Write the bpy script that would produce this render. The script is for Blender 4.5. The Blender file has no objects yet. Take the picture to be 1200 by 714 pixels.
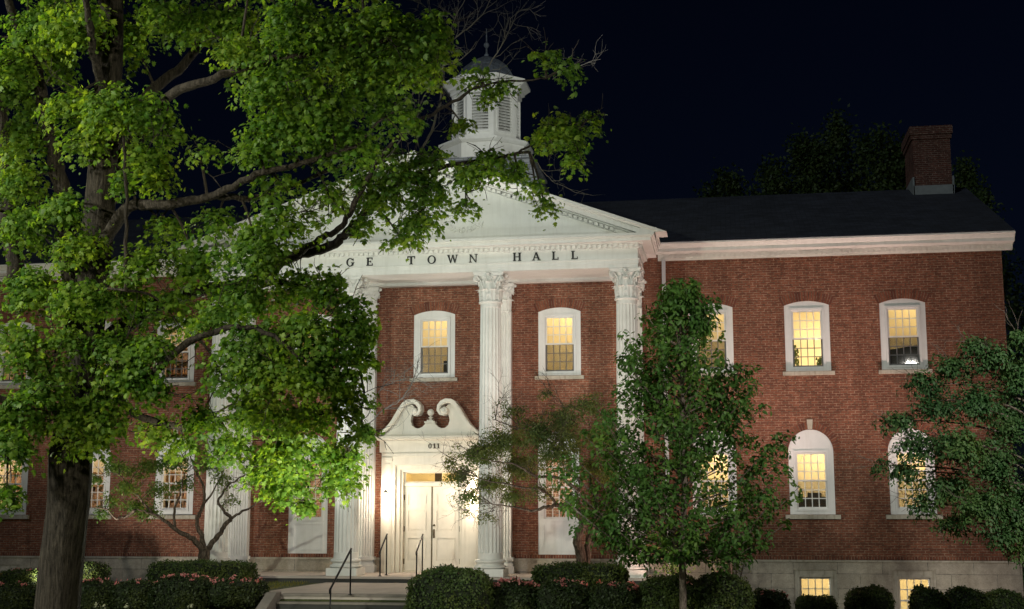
import bpy, bmesh, math, random
import numpy as np
from mathutils import Vector, Matrix
from mathutils.geometry import tessellate_polygon

R = math.radians
PI = math.pi
rng = random.Random(7)
nr = np.random.default_rng(7)
scene = bpy.context.scene
COL = scene.collection

# ------------------------------------------------------------------ camera
CAM = (9.0988, -39.8121, 1.7743)
FPX, YAW, PITCH, ROLL = 1552.47, 0.16564, 0.15491, -0.0007
fw = Vector((-math.sin(YAW)*math.cos(PITCH), math.cos(YAW)*math.cos(PITCH), math.sin(PITCH)))
rt0 = Vector((math.cos(YAW), math.sin(YAW), 0)); up0 = rt0.cross(fw)
rt = rt0*math.cos(ROLL) + up0*math.sin(ROLL); up = -rt0*math.sin(ROLL) + up0*math.cos(ROLL)
cd = bpy.data.cameras.new('camera'); cam = bpy.data.objects.new('camera', cd); COL.objects.link(cam)
cd.sensor_width = 36.0; cd.lens = FPX*36/1200; cd.clip_start = 0.1; cd.clip_end = 2000
M = Matrix((( rt.x, up.x, -fw.x, CAM[0]), (rt.y, up.y, -fw.y, CAM[1]), (rt.z, up.z, -fw.z, CAM[2]), (0, 0, 0, 1)))
cam.matrix_world = M
scene.camera = cam

def ray(px, py):
    return fw + rt*((px-600)/FPX) - up*((py-357)/FPX)
def atY(px, py, Y):            # measured pixel -> point on the plane Y
    d = ray(px, py); return Vector(CAM) + d*((Y-CAM[1])/d.y)
def atD(px, py, D):            # measured pixel -> point at distance D along the view
    return Vector(CAM) + ray(px, py)*D

# ------------------------------------------------------------------ night sky, added fills, floods
SUN_EL, SUN_AZ = 34.0, 212.0       # the added fill comes from behind the camera, a little to the left
world = bpy.data.worlds.new('World'); scene.world = world; world.use_nodes = True
nt = world.node_tree; nt.nodes.clear()
sky = nt.nodes.new('ShaderNodeTexSky'); sky.sky_type = 'NISHITA'; sky.sun_disc = False
sky.sun_elevation = R(SUN_EL); sky.sun_rotation = R(SUN_AZ)
mul = nt.nodes.new('ShaderNodeMixRGB'); mul.blend_type = 'MULTIPLY'; mul.inputs[0].default_value = 1
mul.inputs[2].default_value = (0.30, 0.38, 0.75, 1)
bg = nt.nodes.new('ShaderNodeBackground'); bg.inputs[1].default_value = 0.0014
wo = nt.nodes.new('ShaderNodeOutputWorld')
nt.links.new(sky.outputs[0], mul.inputs[1]); nt.links.new(mul.outputs[0], bg.inputs[0]); nt.links.new(bg.outputs[0], wo.inputs[0])

sd = bpy.data.lights.new('night_fill', 'SUN'); sd.energy = 0.3; sd.angle = R(0.6); sd.color = (0.84, 0.92, 1.0)  # faint overall fill, added to lift roof and trees; no such source is seen
so = bpy.data.objects.new('night_fill', sd); COL.objects.link(so)
d = Vector((math.sin(R(SUN_AZ))*math.cos(R(SUN_EL)), math.cos(R(SUN_AZ))*math.cos(R(SUN_EL)), math.sin(R(SUN_EL))))
so.rotation_euler = d.to_track_quat('Z', 'Y').to_euler()

def spot(name, loc, target, power, color, cone, blend=0.6, size=0.15):
    ld = bpy.data.lights.new(name, 'SPOT'); ld.energy = power; ld.color = color
    ld.spot_size = R(cone); ld.spot_blend = blend; ld.shadow_soft_size = size
    o = bpy.data.objects.new(name, ld); COL.objects.link(o); o.location = loc
    o.rotation_euler = (Vector(target)-Vector(loc)).to_track_quat('-Z', 'Y').to_euler()
    return o
def point(name, loc, power, color, size=0.1):
    ld = bpy.data.lights.new(name, 'POINT'); ld.energy = power; ld.color = color; ld.shadow_soft_size = size
    o = bpy.data.objects.new(name, ld); COL.objects.link(o); o.location = loc
    return o
spot('street_floodlight', (6.8, -28.0, 1.3), (0.4, 0, 8.6), 2900, (0.90, 1.0, 0.96), 28, 0.45, 0.2)
spot('lawn_floodlight', (5.6, -16.5, -0.7), (0.2, 0, 8.6), 1000, (0.93, 1.0, 0.96), 46, 0.5)
spot('lawn_floodlight', (-4.5, -13.5, -0.5), (-0.5, 0, 8.0), 900, (0.94, 1.0, 0.98), 50, 0.6)
spot('bed_floodlight', (8.5, -5.2, -0.7), (3.5, 0, 5.5), 620, (1.0, 0.64, 0.52), 110, 0.7)
spot('bed_floodlight', (2.9, -6.8, -0.15), (0.2, 0, 6.0), 260, (1.0, 0.94, 0.84), 110, 0.7)
spot('porch_uplight', (4.0, -4.4, -0.15), (3.6, -1.2, 8.9), 1000, (1.0, 0.76, 0.66), 56, 0.9)
spot('porch_uplight', (-3.9, -4.4, -0.15), (-1.0, -1.2, 8.9), 900, (1.0, 0.94, 0.84), 60, 0.9)
spot('wing_floodlight', (11.9, -13.0, -1.2), (11.6, 0, 8.6), 6400, (1.0, 0.80, 0.68), 50, 0.9)
spot('wing_floodlight', (-8.95, -6.9, -0.3), (-9.0, 0, 4.6), 1150, (1.0, 0.92, 0.80), 84, 0.7)
spot('eave_uplight', (10.65, -3.2, -1.2), (10.2, -0.5, 9.6), 2100, (1.0, 0.70, 0.62), 60, 0.9)
spot('eave_uplight', (14.2, -3.2, -1.2), (14.2, -0.5, 9.6), 2100, (1.0, 0.70, 0.62), 60, 0.9)
spot('bed_floodlight', (15.2, -3.2, -1.0), (14.8, 0, 0.4), 60, (1.0, 0.78, 0.62), 120, 0.8)
spot('tree_uplight', (5.0, -23.6, -0.75), (2.3, -20.3, 2.3), 4800, (1.0, 0.98, 0.70), 62, 0.9)
spot('tree_backlight', (1.0, -13.0, -0.4), (0.5, -21.5, 5.5), 1500, (1.0, 1.0, 0.78), 80, 0.8)
spot('tree_backlight', (7.0, -13.5, -0.6), (5.2, -21.5, 7.0), 1300, (1.0, 1.0, 0.82), 60, 0.8)
spot('tree_fill_light', (3.5, -35.5, 5.0), (0.6, -21, 4.4), 3000, (1.0, 1.0, 0.70), 60, 0.8, 0.3)  # added front fill for the maple's lower crown and trunk
spot('tree_uplight', (9.2, -33.0, 1.8), (5.4, -21.5, 7.0), 2000, (1.0, 1.0, 0.76), 24, 0.7, 0.2)  # added spot that brightens the right sprays and the cupola top
spot('roof_floodlight', (15.0, -46.0, 3.0), (0.6, 6.0, 16.6), 42000, (0.98, 1.0, 0.94), 9.5, 0.5, 0.2)
spot('tree_fill_light', (-8.5, -31.0, 9.5), (0.0, -20.5, 4.5), 8800, (0.95, 1.0, 0.80), 85, 0.6, 0.3)  # added light from the upper left to brighten the maple crown
spot('tree_fill_light', (17.5, -25.0, 8.5), (10.8, -12.5, 2.5), 7200, (1.0, 0.95, 0.85), 62, 0.7, 0.3)  # added light to brighten the two trees on the right

vs = scene.view_settings
vs.view_transform = 'Standard'; vs.look = 'None'; vs.exposure = 0.0; vs.gamma = 1.0; vs.use_curve_mapping = False
cy = scene.cycles
cy.use_denoising = True; cy.max_bounces = 6; cy.diffuse_bounces = 3; cy.transparent_max_bounces = 12
cy.sample_clamp_indirect = 4.0; cy.caustics_reflective = False; cy.caustics_refractive = False

# ------------------------------------------------------------------ materials
def new_mat(name):
    m = bpy.data.materials.new(name); m.use_nodes = True
    n = m.node_tree; n.nodes.clear()
    out = n.nodes.new('ShaderNodeOutputMaterial'); b = n.nodes.new('ShaderNodeBsdfPrincipled')
    n.links.new(b.outputs[0], out.inputs[0])
    return m, n, b, out
def rgb(c): return (c[0], c[1], c[2], 1.0)
def node(n, t, **kw):
    x = n.nodes.new(t)
    for k, v in kw.items(): setattr(x, k, v)
    return x
def noise(n, scale, detail=4, vec=None, rough=0.6):
    x = n.nodes.new('ShaderNodeTexNoise'); x.inputs['Scale'].default_value = scale
    x.inputs['Detail'].default_value = detail; x.inputs['Roughness'].default_value = rough
    if vec is not None: n.links.new(vec, x.inputs['Vector'])
    return x
def ramp(n, fac, stops):
    r = n.nodes.new('ShaderNodeValToRGB'); e = r.color_ramp.elements
    e[0].position, e[0].color = stops[0][0], rgb(stops[0][1])
    e[1].position, e[1].color = stops[-1][0], rgb(stops[-1][1])
    for p, c in stops[1:-1]:
        k = e.new(p); k.color = rgb(c)
    n.links.new(fac, r.inputs[0]); return r
def mixc(n, fac, a, b, mode='MIX'):
    x = n.nodes.new('ShaderNodeMixRGB'); x.blend_type = mode
    for s, v in ((0, fac), (1, a), (2, b)):
        if hasattr(v, 'links') or hasattr(v, 'is_linked'): n.links.new(v, x.inputs[s])
        else: x.inputs[s].default_value = v if s == 0 else rgb(v)
    return x
def bump(n, b, h, strength=0.3, dist=0.02):
    x = n.nodes.new('ShaderNodeBump'); x.inputs['Strength'].default_value = strength; x.inputs['Distance'].default_value = dist
    n.links.new(h, x.inputs['Height']); n.links.new(x.outputs[0], b.inputs['Normal']); return x
def objcoord(n): return n.nodes.new('ShaderNodeTexCoord').outputs['Object']

def plain(name, c, rough=0.6, var=0.12, scale=6.0, metal=0.0, bmp=0.0, spec=0.4, grime=0.0):
    m, n, b, o = new_mat(name); v = objcoord(n)
    ns = noise(n, scale, 6, v); n2 = noise(n, scale*0.22, 3, v)
    mx = mixc(n, 0.5, ns.outputs[0], n2.outputs[0])
    r = ramp(n, mx.outputs[0], [(0.3, [x*(1-var) for x in c]), (0.7, [min(1, x*(1+var)) for x in c])])
    src = r.outputs[0]
    if grime:      # rain streaks and dull patches worn into the paint
        mp = node(n, 'ShaderNodeMapping'); mp.inputs['Scale'].default_value = (9, 9, 0.7); n.links.new(v, mp.inputs[0])
        st = noise(n, 1.0, 5, mp.outputs[0], 0.65); pa = noise(n, 0.9, 5, v, 0.7)
        g1 = ramp(n, st.outputs[0], [(0.32, (1-grime, 1-grime*1.05, 1-grime*1.2)), (0.52, (1, 1, 1))]); g2 = ramp(n, pa.outputs[0], [(0.34, (1-grime*0.8, 1-grime*0.8, 1-grime*0.9)), (0.55, (1, 1, 1))])
        src = mixc(n, 1.0, mixc(n, 1.0, src, g1.outputs[0], 'MULTIPLY').outputs[0], g2.outputs[0], 'MULTIPLY').outputs[0]
    n.links.new(src, b.inputs['Base Color'])
    b.inputs['Roughness'].default_value = rough; b.inputs['Metallic'].default_value = metal
    b.inputs['Specular IOR Level'].default_value = spec
    if bmp: bump(n, b, ns.outputs[0], bmp, 0.01)
    return m

def brick_mat(name, c1, c2, mortar, bw=0.21, rh=0.073, ms=0.011, polar=False, soldier=False, bumps=0.5, dark=1.0):
    m, n, b, o = new_mat(name); v = objcoord(n)
    sp = node(n, 'ShaderNodeSeparateXYZ'); n.links.new(v, sp.inputs[0])
    cb = node(n, 'ShaderNodeCombineXYZ')
    if polar:      # voussoirs: the angle about the object's origin
        at = node(n, 'ShaderNodeMath', operation='ARCTAN2'); n.links.new(sp.outputs[0], at.inputs[0]); n.links.new(sp.outputs[2], at.inputs[1])
        mu = node(n, 'ShaderNodeMath', operation='MULTIPLY'); mu.inputs[1].default_value = polar; n.links.new(at.outputs[0], mu.inputs[0])
        n.links.new(mu.outputs[0], cb.inputs[0]); cb.inputs[1].default_value = rh*0.5
    else:
        ad = node(n, 'ShaderNodeMath', operation='ADD'); n.links.new(sp.outputs[0], ad.inputs[0]); n.links.new(sp.outputs[1], ad.inputs[1])
        n.links.new(ad.outputs[0], cb.inputs[0]); n.links.new(sp.outputs[2], cb.inputs[1])
    bt = node(n, 'ShaderNodeTexBrick'); bt.offset = 0.0 if (polar or soldier) else 0.5
    n.links.new(cb.outputs[0], bt.inputs['Vector'])
    bt.inputs['Scale'].default_value = 1.0; bt.inputs['Mortar Size'].default_value = ms; bt.inputs['Mortar Smooth'].default_value = 0.2
    bt.inputs['Brick Width'].default_value = bw; bt.inputs['Row Height'].default_value = rh
    bt.inputs['Color1'].default_value = rgb(c1); bt.inputs['Color2'].default_value = rgb(c2); bt.inputs['Mortar'].default_value = rgb(mortar)
    mv = noise(n, 7.0, 2, v, 0.8); mr = ramp(n, mv.outputs[0], [(0.36, [x*0.38 for x in mortar]), (0.62, [min(1, x*1.25) for x in mortar])]); n.links.new(mr.outputs[0], bt.inputs['Mortar'])
    big = noise(n, 0.45, 4, v); fine = noise(n, 26, 3, v); mid = noise(n, 5.0, 3, v)
    mp = node(n, 'ShaderNodeMapping'); mp.inputs['Scale'].default_value = (1.5, 1.5, 0.22); n.links.new(v, mp.inputs[0])
    stn = noise(n, 1.0, 5, mp.outputs[0], 0.7)
    a0 = mixc(n, 0.7, bt.outputs['Color'], ramp(n, stn.outputs[0], [(0.34, (0.74, 0.71, 0.69)), (0.56, (1.04, 1.04, 1.04)), (0.72, (1.18, 1.16, 1.14))]).outputs[0], 'MULTIPLY')
    a = mixc(n, 0.7, a0.outputs[0], ramp(n, big.outputs[0], [(0.3, (0.62*dark,)*3), (0.7, (1.18*dark,)*3)]).outputs[0], 'MULTIPLY')
    a2 = mixc(n, 0.5, a.outputs[0], ramp(n, mid.outputs[0], [(0.3, (0.7,)*3), (0.72, (1.25,)*3)]).outputs[0], 'MULTIPLY')
    c = mixc(n, 0.5, a2.outputs[0], ramp(n, fine.outputs[0], [(0.25, (0.6,)*3), (0.75, (1.3,)*3)]).outputs[0], 'MULTIPLY')
    n.links.new(c.outputs[0], b.inputs['Base Color']); b.inputs['Roughness'].default_value = 0.85; b.inputs['Specular IOR Level'].default_value = 0.2
    inv = node(n, 'ShaderNodeMath', operation='SUBTRACT'); inv.inputs[0].default_value = 1; n.links.new(bt.outputs['Fac'], inv.inputs[1])
    bump(n, b, inv.outputs[0], bumps, 0.006)
    return m

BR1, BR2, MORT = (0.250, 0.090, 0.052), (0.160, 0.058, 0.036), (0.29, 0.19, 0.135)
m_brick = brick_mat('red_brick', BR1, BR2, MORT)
m_soldier = brick_mat('soldier_brick', BR1, (0.12, 0.042, 0.03), MORT, bw=0.08, rh=0.5, ms=0.012, soldier=True)
m_arch_flat = brick_mat('segmental_brick', BR1, (0.125, 0.042, 0.03), (0.22, 0.14, 0.1), bw=0.078, rh=9.0, ms=0.012, polar=1.85)
m_arch_round = brick_mat('rowlock_brick', BR1, (0.125, 0.042, 0.03), (0.22, 0.14, 0.1), bw=0.078, rh=9.0, ms=0.012, polar=0.74)
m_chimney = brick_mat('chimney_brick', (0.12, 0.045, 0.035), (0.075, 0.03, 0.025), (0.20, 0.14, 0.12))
m_mirror_brick = brick_mat('reflected_brick', (0.50, 0.30, 0.21), (0.40, 0.22, 0.15), (0.66, 0.56, 0.45), bw=0.24, rh=0.09, ms=0.018)  # brick pattern inside the room stands in for a reflection in the glass
m_stone = brick_mat('limestone_blocks', (0.50, 0.45, 0.37), (0.41, 0.365, 0.30), (0.26, 0.24, 0.21), bw=1.25, rh=0.42, ms=0.008, bumps=0.3)
m_sill = plain('limestone_trim', (0.46, 0.42, 0.35), 0.8, 0.2, 9, bmp=0.15, grime=0.30)
m_white = plain('white_paint', (0.74, 0.74, 0.70), 0.5, 0.06, 4, bmp=0.05, grime=0.07)
m_cream = plain('cream_paint', (0.76, 0.72, 0.63), 0.5, 0.06, 4, bmp=0.05, grime=0.06)
m_column = plain('painted_column', (0.72, 0.72, 0.68), 0.55, 0.09, 5, bmp=0.06, grime=0.06)
m_frame = plain('window_paint', (0.70, 0.70, 0.69), 0.45, 0.06, 6, grime=0.07)
m_dsash = plain('dark_sash', (0.12, 0.12, 0.12), 0.5, 0.15, 8)
m_door = plain('door_paint', (0.74, 0.70, 0.62), 0.4, 0.06, 5, grime=0.06)
m_metal = plain('black_iron', (0.02, 0.02, 0.02), 0.35, 0.2, 20, metal=0.6)
m_brass = plain('aged_brass', (0.10, 0.075, 0.04), 0.4, 0.2, 30, metal=0.8)
m_letter = plain('black_letter', (0.012, 0.012, 0.012), 0.5, 0.1)
m_number = plain('brown_letter', (0.05, 0.035, 0.02), 0.5, 0.1)
m_pipe = plain('white_downspout', (0.62, 0.63, 0.66), 0.4, 0.08)
m_lead = plain('grey_flashing', (0.20, 0.22, 0.24), 0.5, 0.25, 6)
m_bark = None
m_interior = plain('warm_plaster', (0.76, 0.66, 0.46), 0.9, 0.05)
m_shade = plain('cream_blind', (0.80, 0.66, 0.40), 0.9, 0.04)
m_furn = plain('dark_furniture', (0.06, 0.045, 0.03), 0.7, 0.3)
m_shelf = plain('oak_shelf', (0.30, 0.17, 0.08), 0.6, 0.2)
m_books = plain('book_spines', (0.36, 0.24, 0.17), 0.7, 0.8, 14)
m_carpet = plain('brown_carpet', (0.12, 0.09, 0.06), 0.9, 0.2)

def shingle_mat(name, c, row=0.14):
    m, n, b, o = new_mat(name); v = objcoord(n)
    sp = node(n, 'ShaderNodeSeparateXYZ'); n.links.new(v, sp.inputs[0])
    cb = node(n, 'ShaderNodeCombineXYZ'); n.links.new(sp.outputs[0], cb.inputs[0])
    ad = node(n, 'ShaderNodeMath', operation='ADD'); n.links.new(sp.outputs[1], ad.inputs[0]); n.links.new(sp.outputs[2], ad.inputs[1])
    n.links.new(ad.outputs[0], cb.inputs[1])
    bt = node(n, 'ShaderNodeTexBrick'); n.links.new(cb.outputs[0], bt.inputs['Vector'])
    bt.inputs['Scale'].default_value = 1; bt.inputs['Brick Width'].default_value = 0.3; bt.inputs['Row Height'].default_value = row
    bt.inputs['Mortar Size'].default_value = 0.012; bt.inputs['Color1'].default_value = rgb(c)
    bt.inputs['Color2'].default_value = rgb([x*0.5 for x in c]); bt.inputs['Mortar'].default_value = rgb([x*0.35 for x in c])
    ns = noise(n, 1.2, 4, v)
    a = mixc(n, 0.7, bt.outputs['Color'], ramp(n, ns.outputs[0], [(0.3, (0.6,)*3), (0.7, (1.3,)*3)]).outputs[0], 'MULTIPLY')
    n.links.new(a.outputs[0], b.inputs['Base Color']); b.inputs['Roughness'].default_value = 0.8
    bump(n, b, bt.outputs['Fac'], 0.4, 0.01)
    return m
m_roof = shingle_mat('slate_shingles', (0.050, 0.058, 0.082))
m_dome = shingle_mat('unlit_dome_slate', (0.10, 0.12, 0.145))  # slate colour darkened to stand for a dome left unlit
m_plinth = shingle_mat('grey_shingles', (0.36, 0.38, 0.40))

def glass_mat():
    m, n, b, out = new_mat('window_glass'); n.nodes.remove(b)
    t = node(n, 'ShaderNodeBsdfTransparent'); t.inputs[0].default_value = (0.93, 0.95, 0.93, 1)
    g = node(n, 'ShaderNodeBsdfGlossy'); g.inputs['Roughness'].default_value = 0.03
    f = node(n, 'ShaderNodeFresnel'); f.inputs[0].default_value = 1.5
    mx = node(n, 'ShaderNodeMixShader'); n.links.new(f.outputs[0], mx.inputs[0]); n.links.new(t.outputs[0], mx.inputs[1]); n.links.new(g.outputs[0], mx.inputs[2])
    n.links.new(mx.outputs[0], out.inputs[0]); return m
m_glass = glass_mat()
def screen_mat(name, fac):
    m, n, b, out = new_mat(name)
    b.inputs['Base Color'].default_value = (0.05, 0.045, 0.035, 1); b.inputs['Roughness'].default_value = 0.9
    t = node(n, 'ShaderNodeBsdfTransparent'); mx = node(n, 'ShaderNodeMixShader'); mx.inputs[0].default_value = fac
    n.links.new(t.outputs[0], mx.inputs[1]); n.links.new(b.outputs[0], mx.inputs[2]); n.links.new(mx.outputs[0], out.inputs[0]); return m
m_screen = screen_mat('insect_screen', 0.5)
m_screen_dark = screen_mat('dense_insect_screen', 0.72)
def emit(name, c, s):
    m, n, b, out = new_mat(name); n.nodes.remove(b)
    e = node(n, 'ShaderNodeEmission'); e.inputs[0].default_value = rgb(c); e.inputs[1].default_value = s
    n.links.new(e.outputs[0], out.inputs[0]); return m
m_lamp = emit('lit_lamp_glass', (1.0, 0.86, 0.6), 30)

def leaf_mat(name, c, c2, trans=0.45, tcol=None, gloss=0.25):
    m, n, b, out = new_mat(name)
    g = n.nodes.new('ShaderNodeNewGeometry')
    r = ramp(n, g.outputs['Random Per Island'], [(0.0, c), (0.6, [(x+y)/2 for x, y in zip(c, c2)]), (1.0, c2)])
    tn = noise(n, 0.9, 3, objcoord(n), 0.6)
    r = mixc(n, 1.0, r.outputs[0], ramp(n, tn.outputs[0], [(0.32, (0.66, 0.78, 0.75)), (0.5, (1, 1, 1)), (0.68, (1.45, 1.22, 0.95))]).outputs[0], 'MULTIPLY')
    n.links.new(r.outputs[0], b.inputs['Base Color']); b.inputs['Roughness'].default_value = 0.5
    b.inputs['Specular IOR Level'].default_value = gloss
    t = node(n, 'ShaderNodeBsdfTranslucent')
    tm = mixc(n, 1.0, r.outputs[0], tcol or (1.6, 1.5, 0.6), 'MULTIPLY'); n.links.new(tm.outputs[0], t.inputs[0])
    mx = node(n, 'ShaderNodeMixShader'); mx.inputs[0].default_value = trans
    n.links.new(b.outputs[0], mx.inputs[1]); n.links.new(t.outputs[0], mx.inputs[2]); n.links.new(mx.outputs[0], out.inputs[0])
    return m
m_maple = leaf_mat('maple_leaf', (0.060, 0.140, 0.020), (0.17, 0.26, 0.045), 0.55, (2.1, 1.9, 0.6))
m_pear = leaf_mat('glossy_leaf', (0.048, 0.120, 0.024), (0.100, 0.195, 0.040), 0.35)
m_dogwood = leaf_mat('dogwood_leaf', (0.045, 0.115, 0.036), (0.10, 0.18, 0.065), 0.35, (1.5, 1.6, 0.8), 0.25)
m_crab = leaf_mat('crabapple_leaf', (0.095, 0.135, 0.042), (0.17, 0.205, 0.072), 0.45)
m_small = leaf_mat('small_tree_leaf', (0.08, 0.15, 0.034), (0.14, 0.21, 0.05), 0.4)
m_box = leaf_mat('boxwood_leaf', (0.044, 0.076, 0.020), (0.095, 0.130, 0.036), 0.2)
m_azalea = leaf_mat('azalea_leaf', (0.028, 0.045, 0.016), (0.055, 0.078, 0.026), 0.2)
m_far = leaf_mat('far_leaf', (0.05, 0.085, 0.026), (0.085, 0.13, 0.036), 0.2)
m_grass = leaf_mat('grass_blade', (0.10, 0.12, 0.02), (0.20, 0.19, 0.04), 0.3)
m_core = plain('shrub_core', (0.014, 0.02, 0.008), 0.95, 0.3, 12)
m_blossom = leaf_mat('pink_blossom', (0.60, 0.15, 0.15), (0.80, 0.38, 0.35), 0.25, (1.1, 0.9, 0.9))
m_whiteblossom = leaf_mat('pale_blossom', (0.55, 0.55, 0.35), (0.7, 0.7, 0.5), 0.25, (1.0, 1.0, 0.9))

def bark_mat(name, c, c2, sx=14, sz=1.6, dist=0.03):
    m, n, b, out = new_mat(name); v = objcoord(n)
    mp = node(n, 'ShaderNodeMapping'); mp.inputs['Scale'].default_value = (sx, sx, sz); n.links.new(v, mp.inputs[0])
    ns = noise(n, 1.0, 6, mp.outputs[0], 0.7); pl = noise(n, 1.5, 4, v); fi = noise(n, 40, 3, v)
    r = ramp(n, ns.outputs[0], [(0.36, [x*0.35 for x in c]), (0.5, c), (0.68, c2)])
    a = mixc(n, 0.6, r.outputs[0], ramp(n, pl.outputs[0], [(0.3, (0.55,)*3), (0.7, (1.35,)*3)]).outputs[0], 'MULTIPLY')
    a2 = mixc(n, 0.5, a.outputs[0], ramp(n, fi.outputs[0], [(0.3, (0.6,)*3), (0.7, (1.3,)*3)]).outputs[0], 'MULTIPLY')
    n.links.new(a2.outputs[0], b.inputs['Base Color']); b.inputs['Roughness'].default_value = 0.95; b.inputs['Specular IOR Level'].default_value = 0.15
    bump(n, b, ns.outputs[0], 1.0, dist); return m
m_bark = bark_mat('maple_bark', (0.046, 0.037, 0.032), (0.085, 0.069, 0.058), 30, 3.0, 0.05)
m_bark2 = bark_mat('crooked_bark', (0.10, 0.075, 0.055), (0.22, 0.17, 0.13), 22, 6, 0.012)
m_bark3 = bark_mat('smooth_bark', (0.15, 0.12, 0.10), (0.21, 0.175, 0.145), 30, 10, 0.006)
m_twig = plain('dry_twig', (0.10, 0.09, 0.08), 0.9, 0.2)

m_concrete = plain('path_concrete', (0.46, 0.40, 0.35), 0.9, 0.22, 3, bmp=0.2)
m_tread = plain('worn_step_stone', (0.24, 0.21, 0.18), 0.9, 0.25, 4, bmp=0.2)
m_riser = plain('shaded_riser', (0.05, 0.05, 0.045), 0.85, 0.3, 4, bmp=0.2)  # darkened colour stands for the shade on risers turned from the floods
def lawn_mat():
    m, n, b, out = new_mat('lawn_soil'); v = objcoord(n)
    n1 = noise(n, 0.6, 5, v); n2 = noise(n, 18, 4, v)
    r = ramp(n, n1.outputs[0], [(0.35, (0.035, 0.050, 0.012)), (0.55, (0.075, 0.085, 0.02)), (0.7, (0.07, 0.055, 0.03))])
    a = mixc(n, 0.8, r.outputs[0], ramp(n, n2.outputs[0], [(0.3, (0.5,)*3), (0.7, (1.4,)*3)]).outputs[0], 'MULTIPLY')
    n.links.new(a.outputs[0], b.inputs['Base Color']); b.inputs['Roughness'].default_value = 0.95
    bump(n, b, n2.outputs[0], 0.6, 0.05); return m
m_lawn = lawn_mat()

# ------------------------------------------------------------------ mesh helpers
class MB:
    def __init__(s): s.v = []; s.f = []
    def add(s, vs_, fs_):
        o = len(s.v); s.v += [tuple(p) for p in vs_]; s.f += [tuple(i+o for i in f) for f in fs_]; return s
    def box(s, x0, x1, y0, y1, z0, z1):
        return s.add([(x0,y0,z0),(x1,y0,z0),(x1,y1,z0),(x0,y1,z0),(x0,y0,z1),(x1,y0,z1),(x1,y1,z1),(x0,y1,z1)],
                     [(0,3,2,1),(4,5,6,7),(0,1,5,4),(1,2,6,5),(2,3,7,6),(3,0,4,7)])
    def prism(s, poly, y0, y1, holes=()):     # polygons in (x, z), extruded along y
        loops = [poly] + list(holes)
        flat = [p for l in loops for p in l]; n = len(flat)
        tris = tessellate_polygon([[Vector((p[0], p[1], 0)) for p in l] for l in loops])
        vs_ = [(p[0], y0, p[1]) for p in flat] + [(p[0], y1, p[1]) for p in flat]
        fs_ = [tuple(t) for t in tris] + [(t[2]+n, t[1]+n, t[0]+n) for t in tris]
        o = 0
        for l in loops:
            k = len(l)
            fs_ += [(o+i, o+(i+1) % k, n+o+(i+1) % k, n+o+i) for i in range(k)]; o += k
        return s.add(vs_, fs_)
    def prismx(s, poly, x0, x1):              # polygon in (y, z), extruded along x
        n = len(poly); tris = tessellate_polygon([[Vector((p[0], p[1], 0)) for p in poly]])
        vs_ = [(x0, p[0], p[1]) for p in poly] + [(x1, p[0], p[1]) for p in poly]
        fs_ = [tuple(t) for t in tris] + [(t[2]+n, t[1]+n, t[0]+n) for t in tris]
        fs_ += [(i, (i+1) % n, n+(i+1) % n, n+i) for i in range(n)]
        return s.add(vs_, fs_)
    def rings(s, rs, close=True, cap=True):   # list of rings of equal length
        k = len(rs[0]); vs_ = [p for r in rs for p in r]; fs_ = []
        for i in range(len(rs)-1):
            for j in range(k if close else k-1):
                a, b = i*k+j, i*k+(j+1) % k; fs_.append((a, b, b+k, a+k))
        if cap and close: fs_ += [tuple(range(k))[::-1], tuple(range((len(rs)-1)*k, len(rs)*k))]
        return s.add(vs_, fs_)
    def tube(s, pts, rad, n=8, jit=0.0):
        pts = [Vector(p) for p in pts]
        if not hasattr(rad, '__len__'): rad = [rad]*len(pts)
        rs = []; prev = None
        for i, p in enumerate(pts):
            t = (pts[min(i+1, len(pts)-1)] - pts[max(i-1, 0)])
            if t.length < 1e-9: t = Vector((0, 0, 1))
            t.normalize()
            a = prev if prev is not None else (Vector((1, 0, 0)) if abs(t.x) < 0.9 else Vector((0, 1, 0)))
            a = (a - t*a.dot(t));
            if a.length < 1e-6: a = t.orthogonal()
            a.normalize(); b = t.cross(a); prev = a
            rs.append([p + (a*math.cos(2*PI*k/n) + b*math.sin(2*PI*k/n))*rad[i]*(1+jit*(rng.random()-.5)) for k in range(n)])
        return s.rings(rs)
    def lathe(s, prof, c, n=24, rfun=None, sy=1.0):      # prof = (r, z)
        rs = []
        for r, z in prof:
            rs.append([(c[0]+math.cos(2*PI*k/n)*(r if rfun is None else rfun(r, k, z)), c[1]+sy*math.sin(2*PI*k/n)*(r if rfun is None else rfun(r, k, z)), c[2]+z) for k in range(n)])
        return s.rings(rs)
    def xform(s, mat):
        s.v = [tuple(mat @ Vector(p)) for p in s.v]; return s
    def build(s, name, mat, parent=None, smooth=False, origin=None, fixn=True):
        o_ = Vector(origin) if origin is not None else Vector((0, 0, 0))
        me = bpy.data.meshes.new(name); me.from_pydata([tuple(Vector(p)-o_) for p in s.v], [], s.f)
        if fixn:
            bm = bmesh.new(); bm.from_mesh(me); bmesh.ops.recalc_face_normals(bm, faces=bm.faces); bm.to_mesh(me); bm.free()
        me.materials.append(mat)
        if smooth:
            me.polygons.foreach_set('use_smooth', [True]*len(me.polygons))
        ob = bpy.data.objects.new(name, me); COL.objects.link(ob)
        if parent is not None:
            ob.parent = parent; ob.location = o_ - world_of(parent)
        else: ob.location = o_
        return ob
WORLD = {}
def world_of(o):
    p = Vector((0, 0, 0))
    while o is not None: p += o.location; o = o.parent
    return p
def tag(o, label=None, cat=None, group=None, kind=None):
    if label: o['label'] = label
    if cat: o['category'] = cat
    if group: o['group'] = group
    if kind: o['kind'] = kind
    return o
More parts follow.
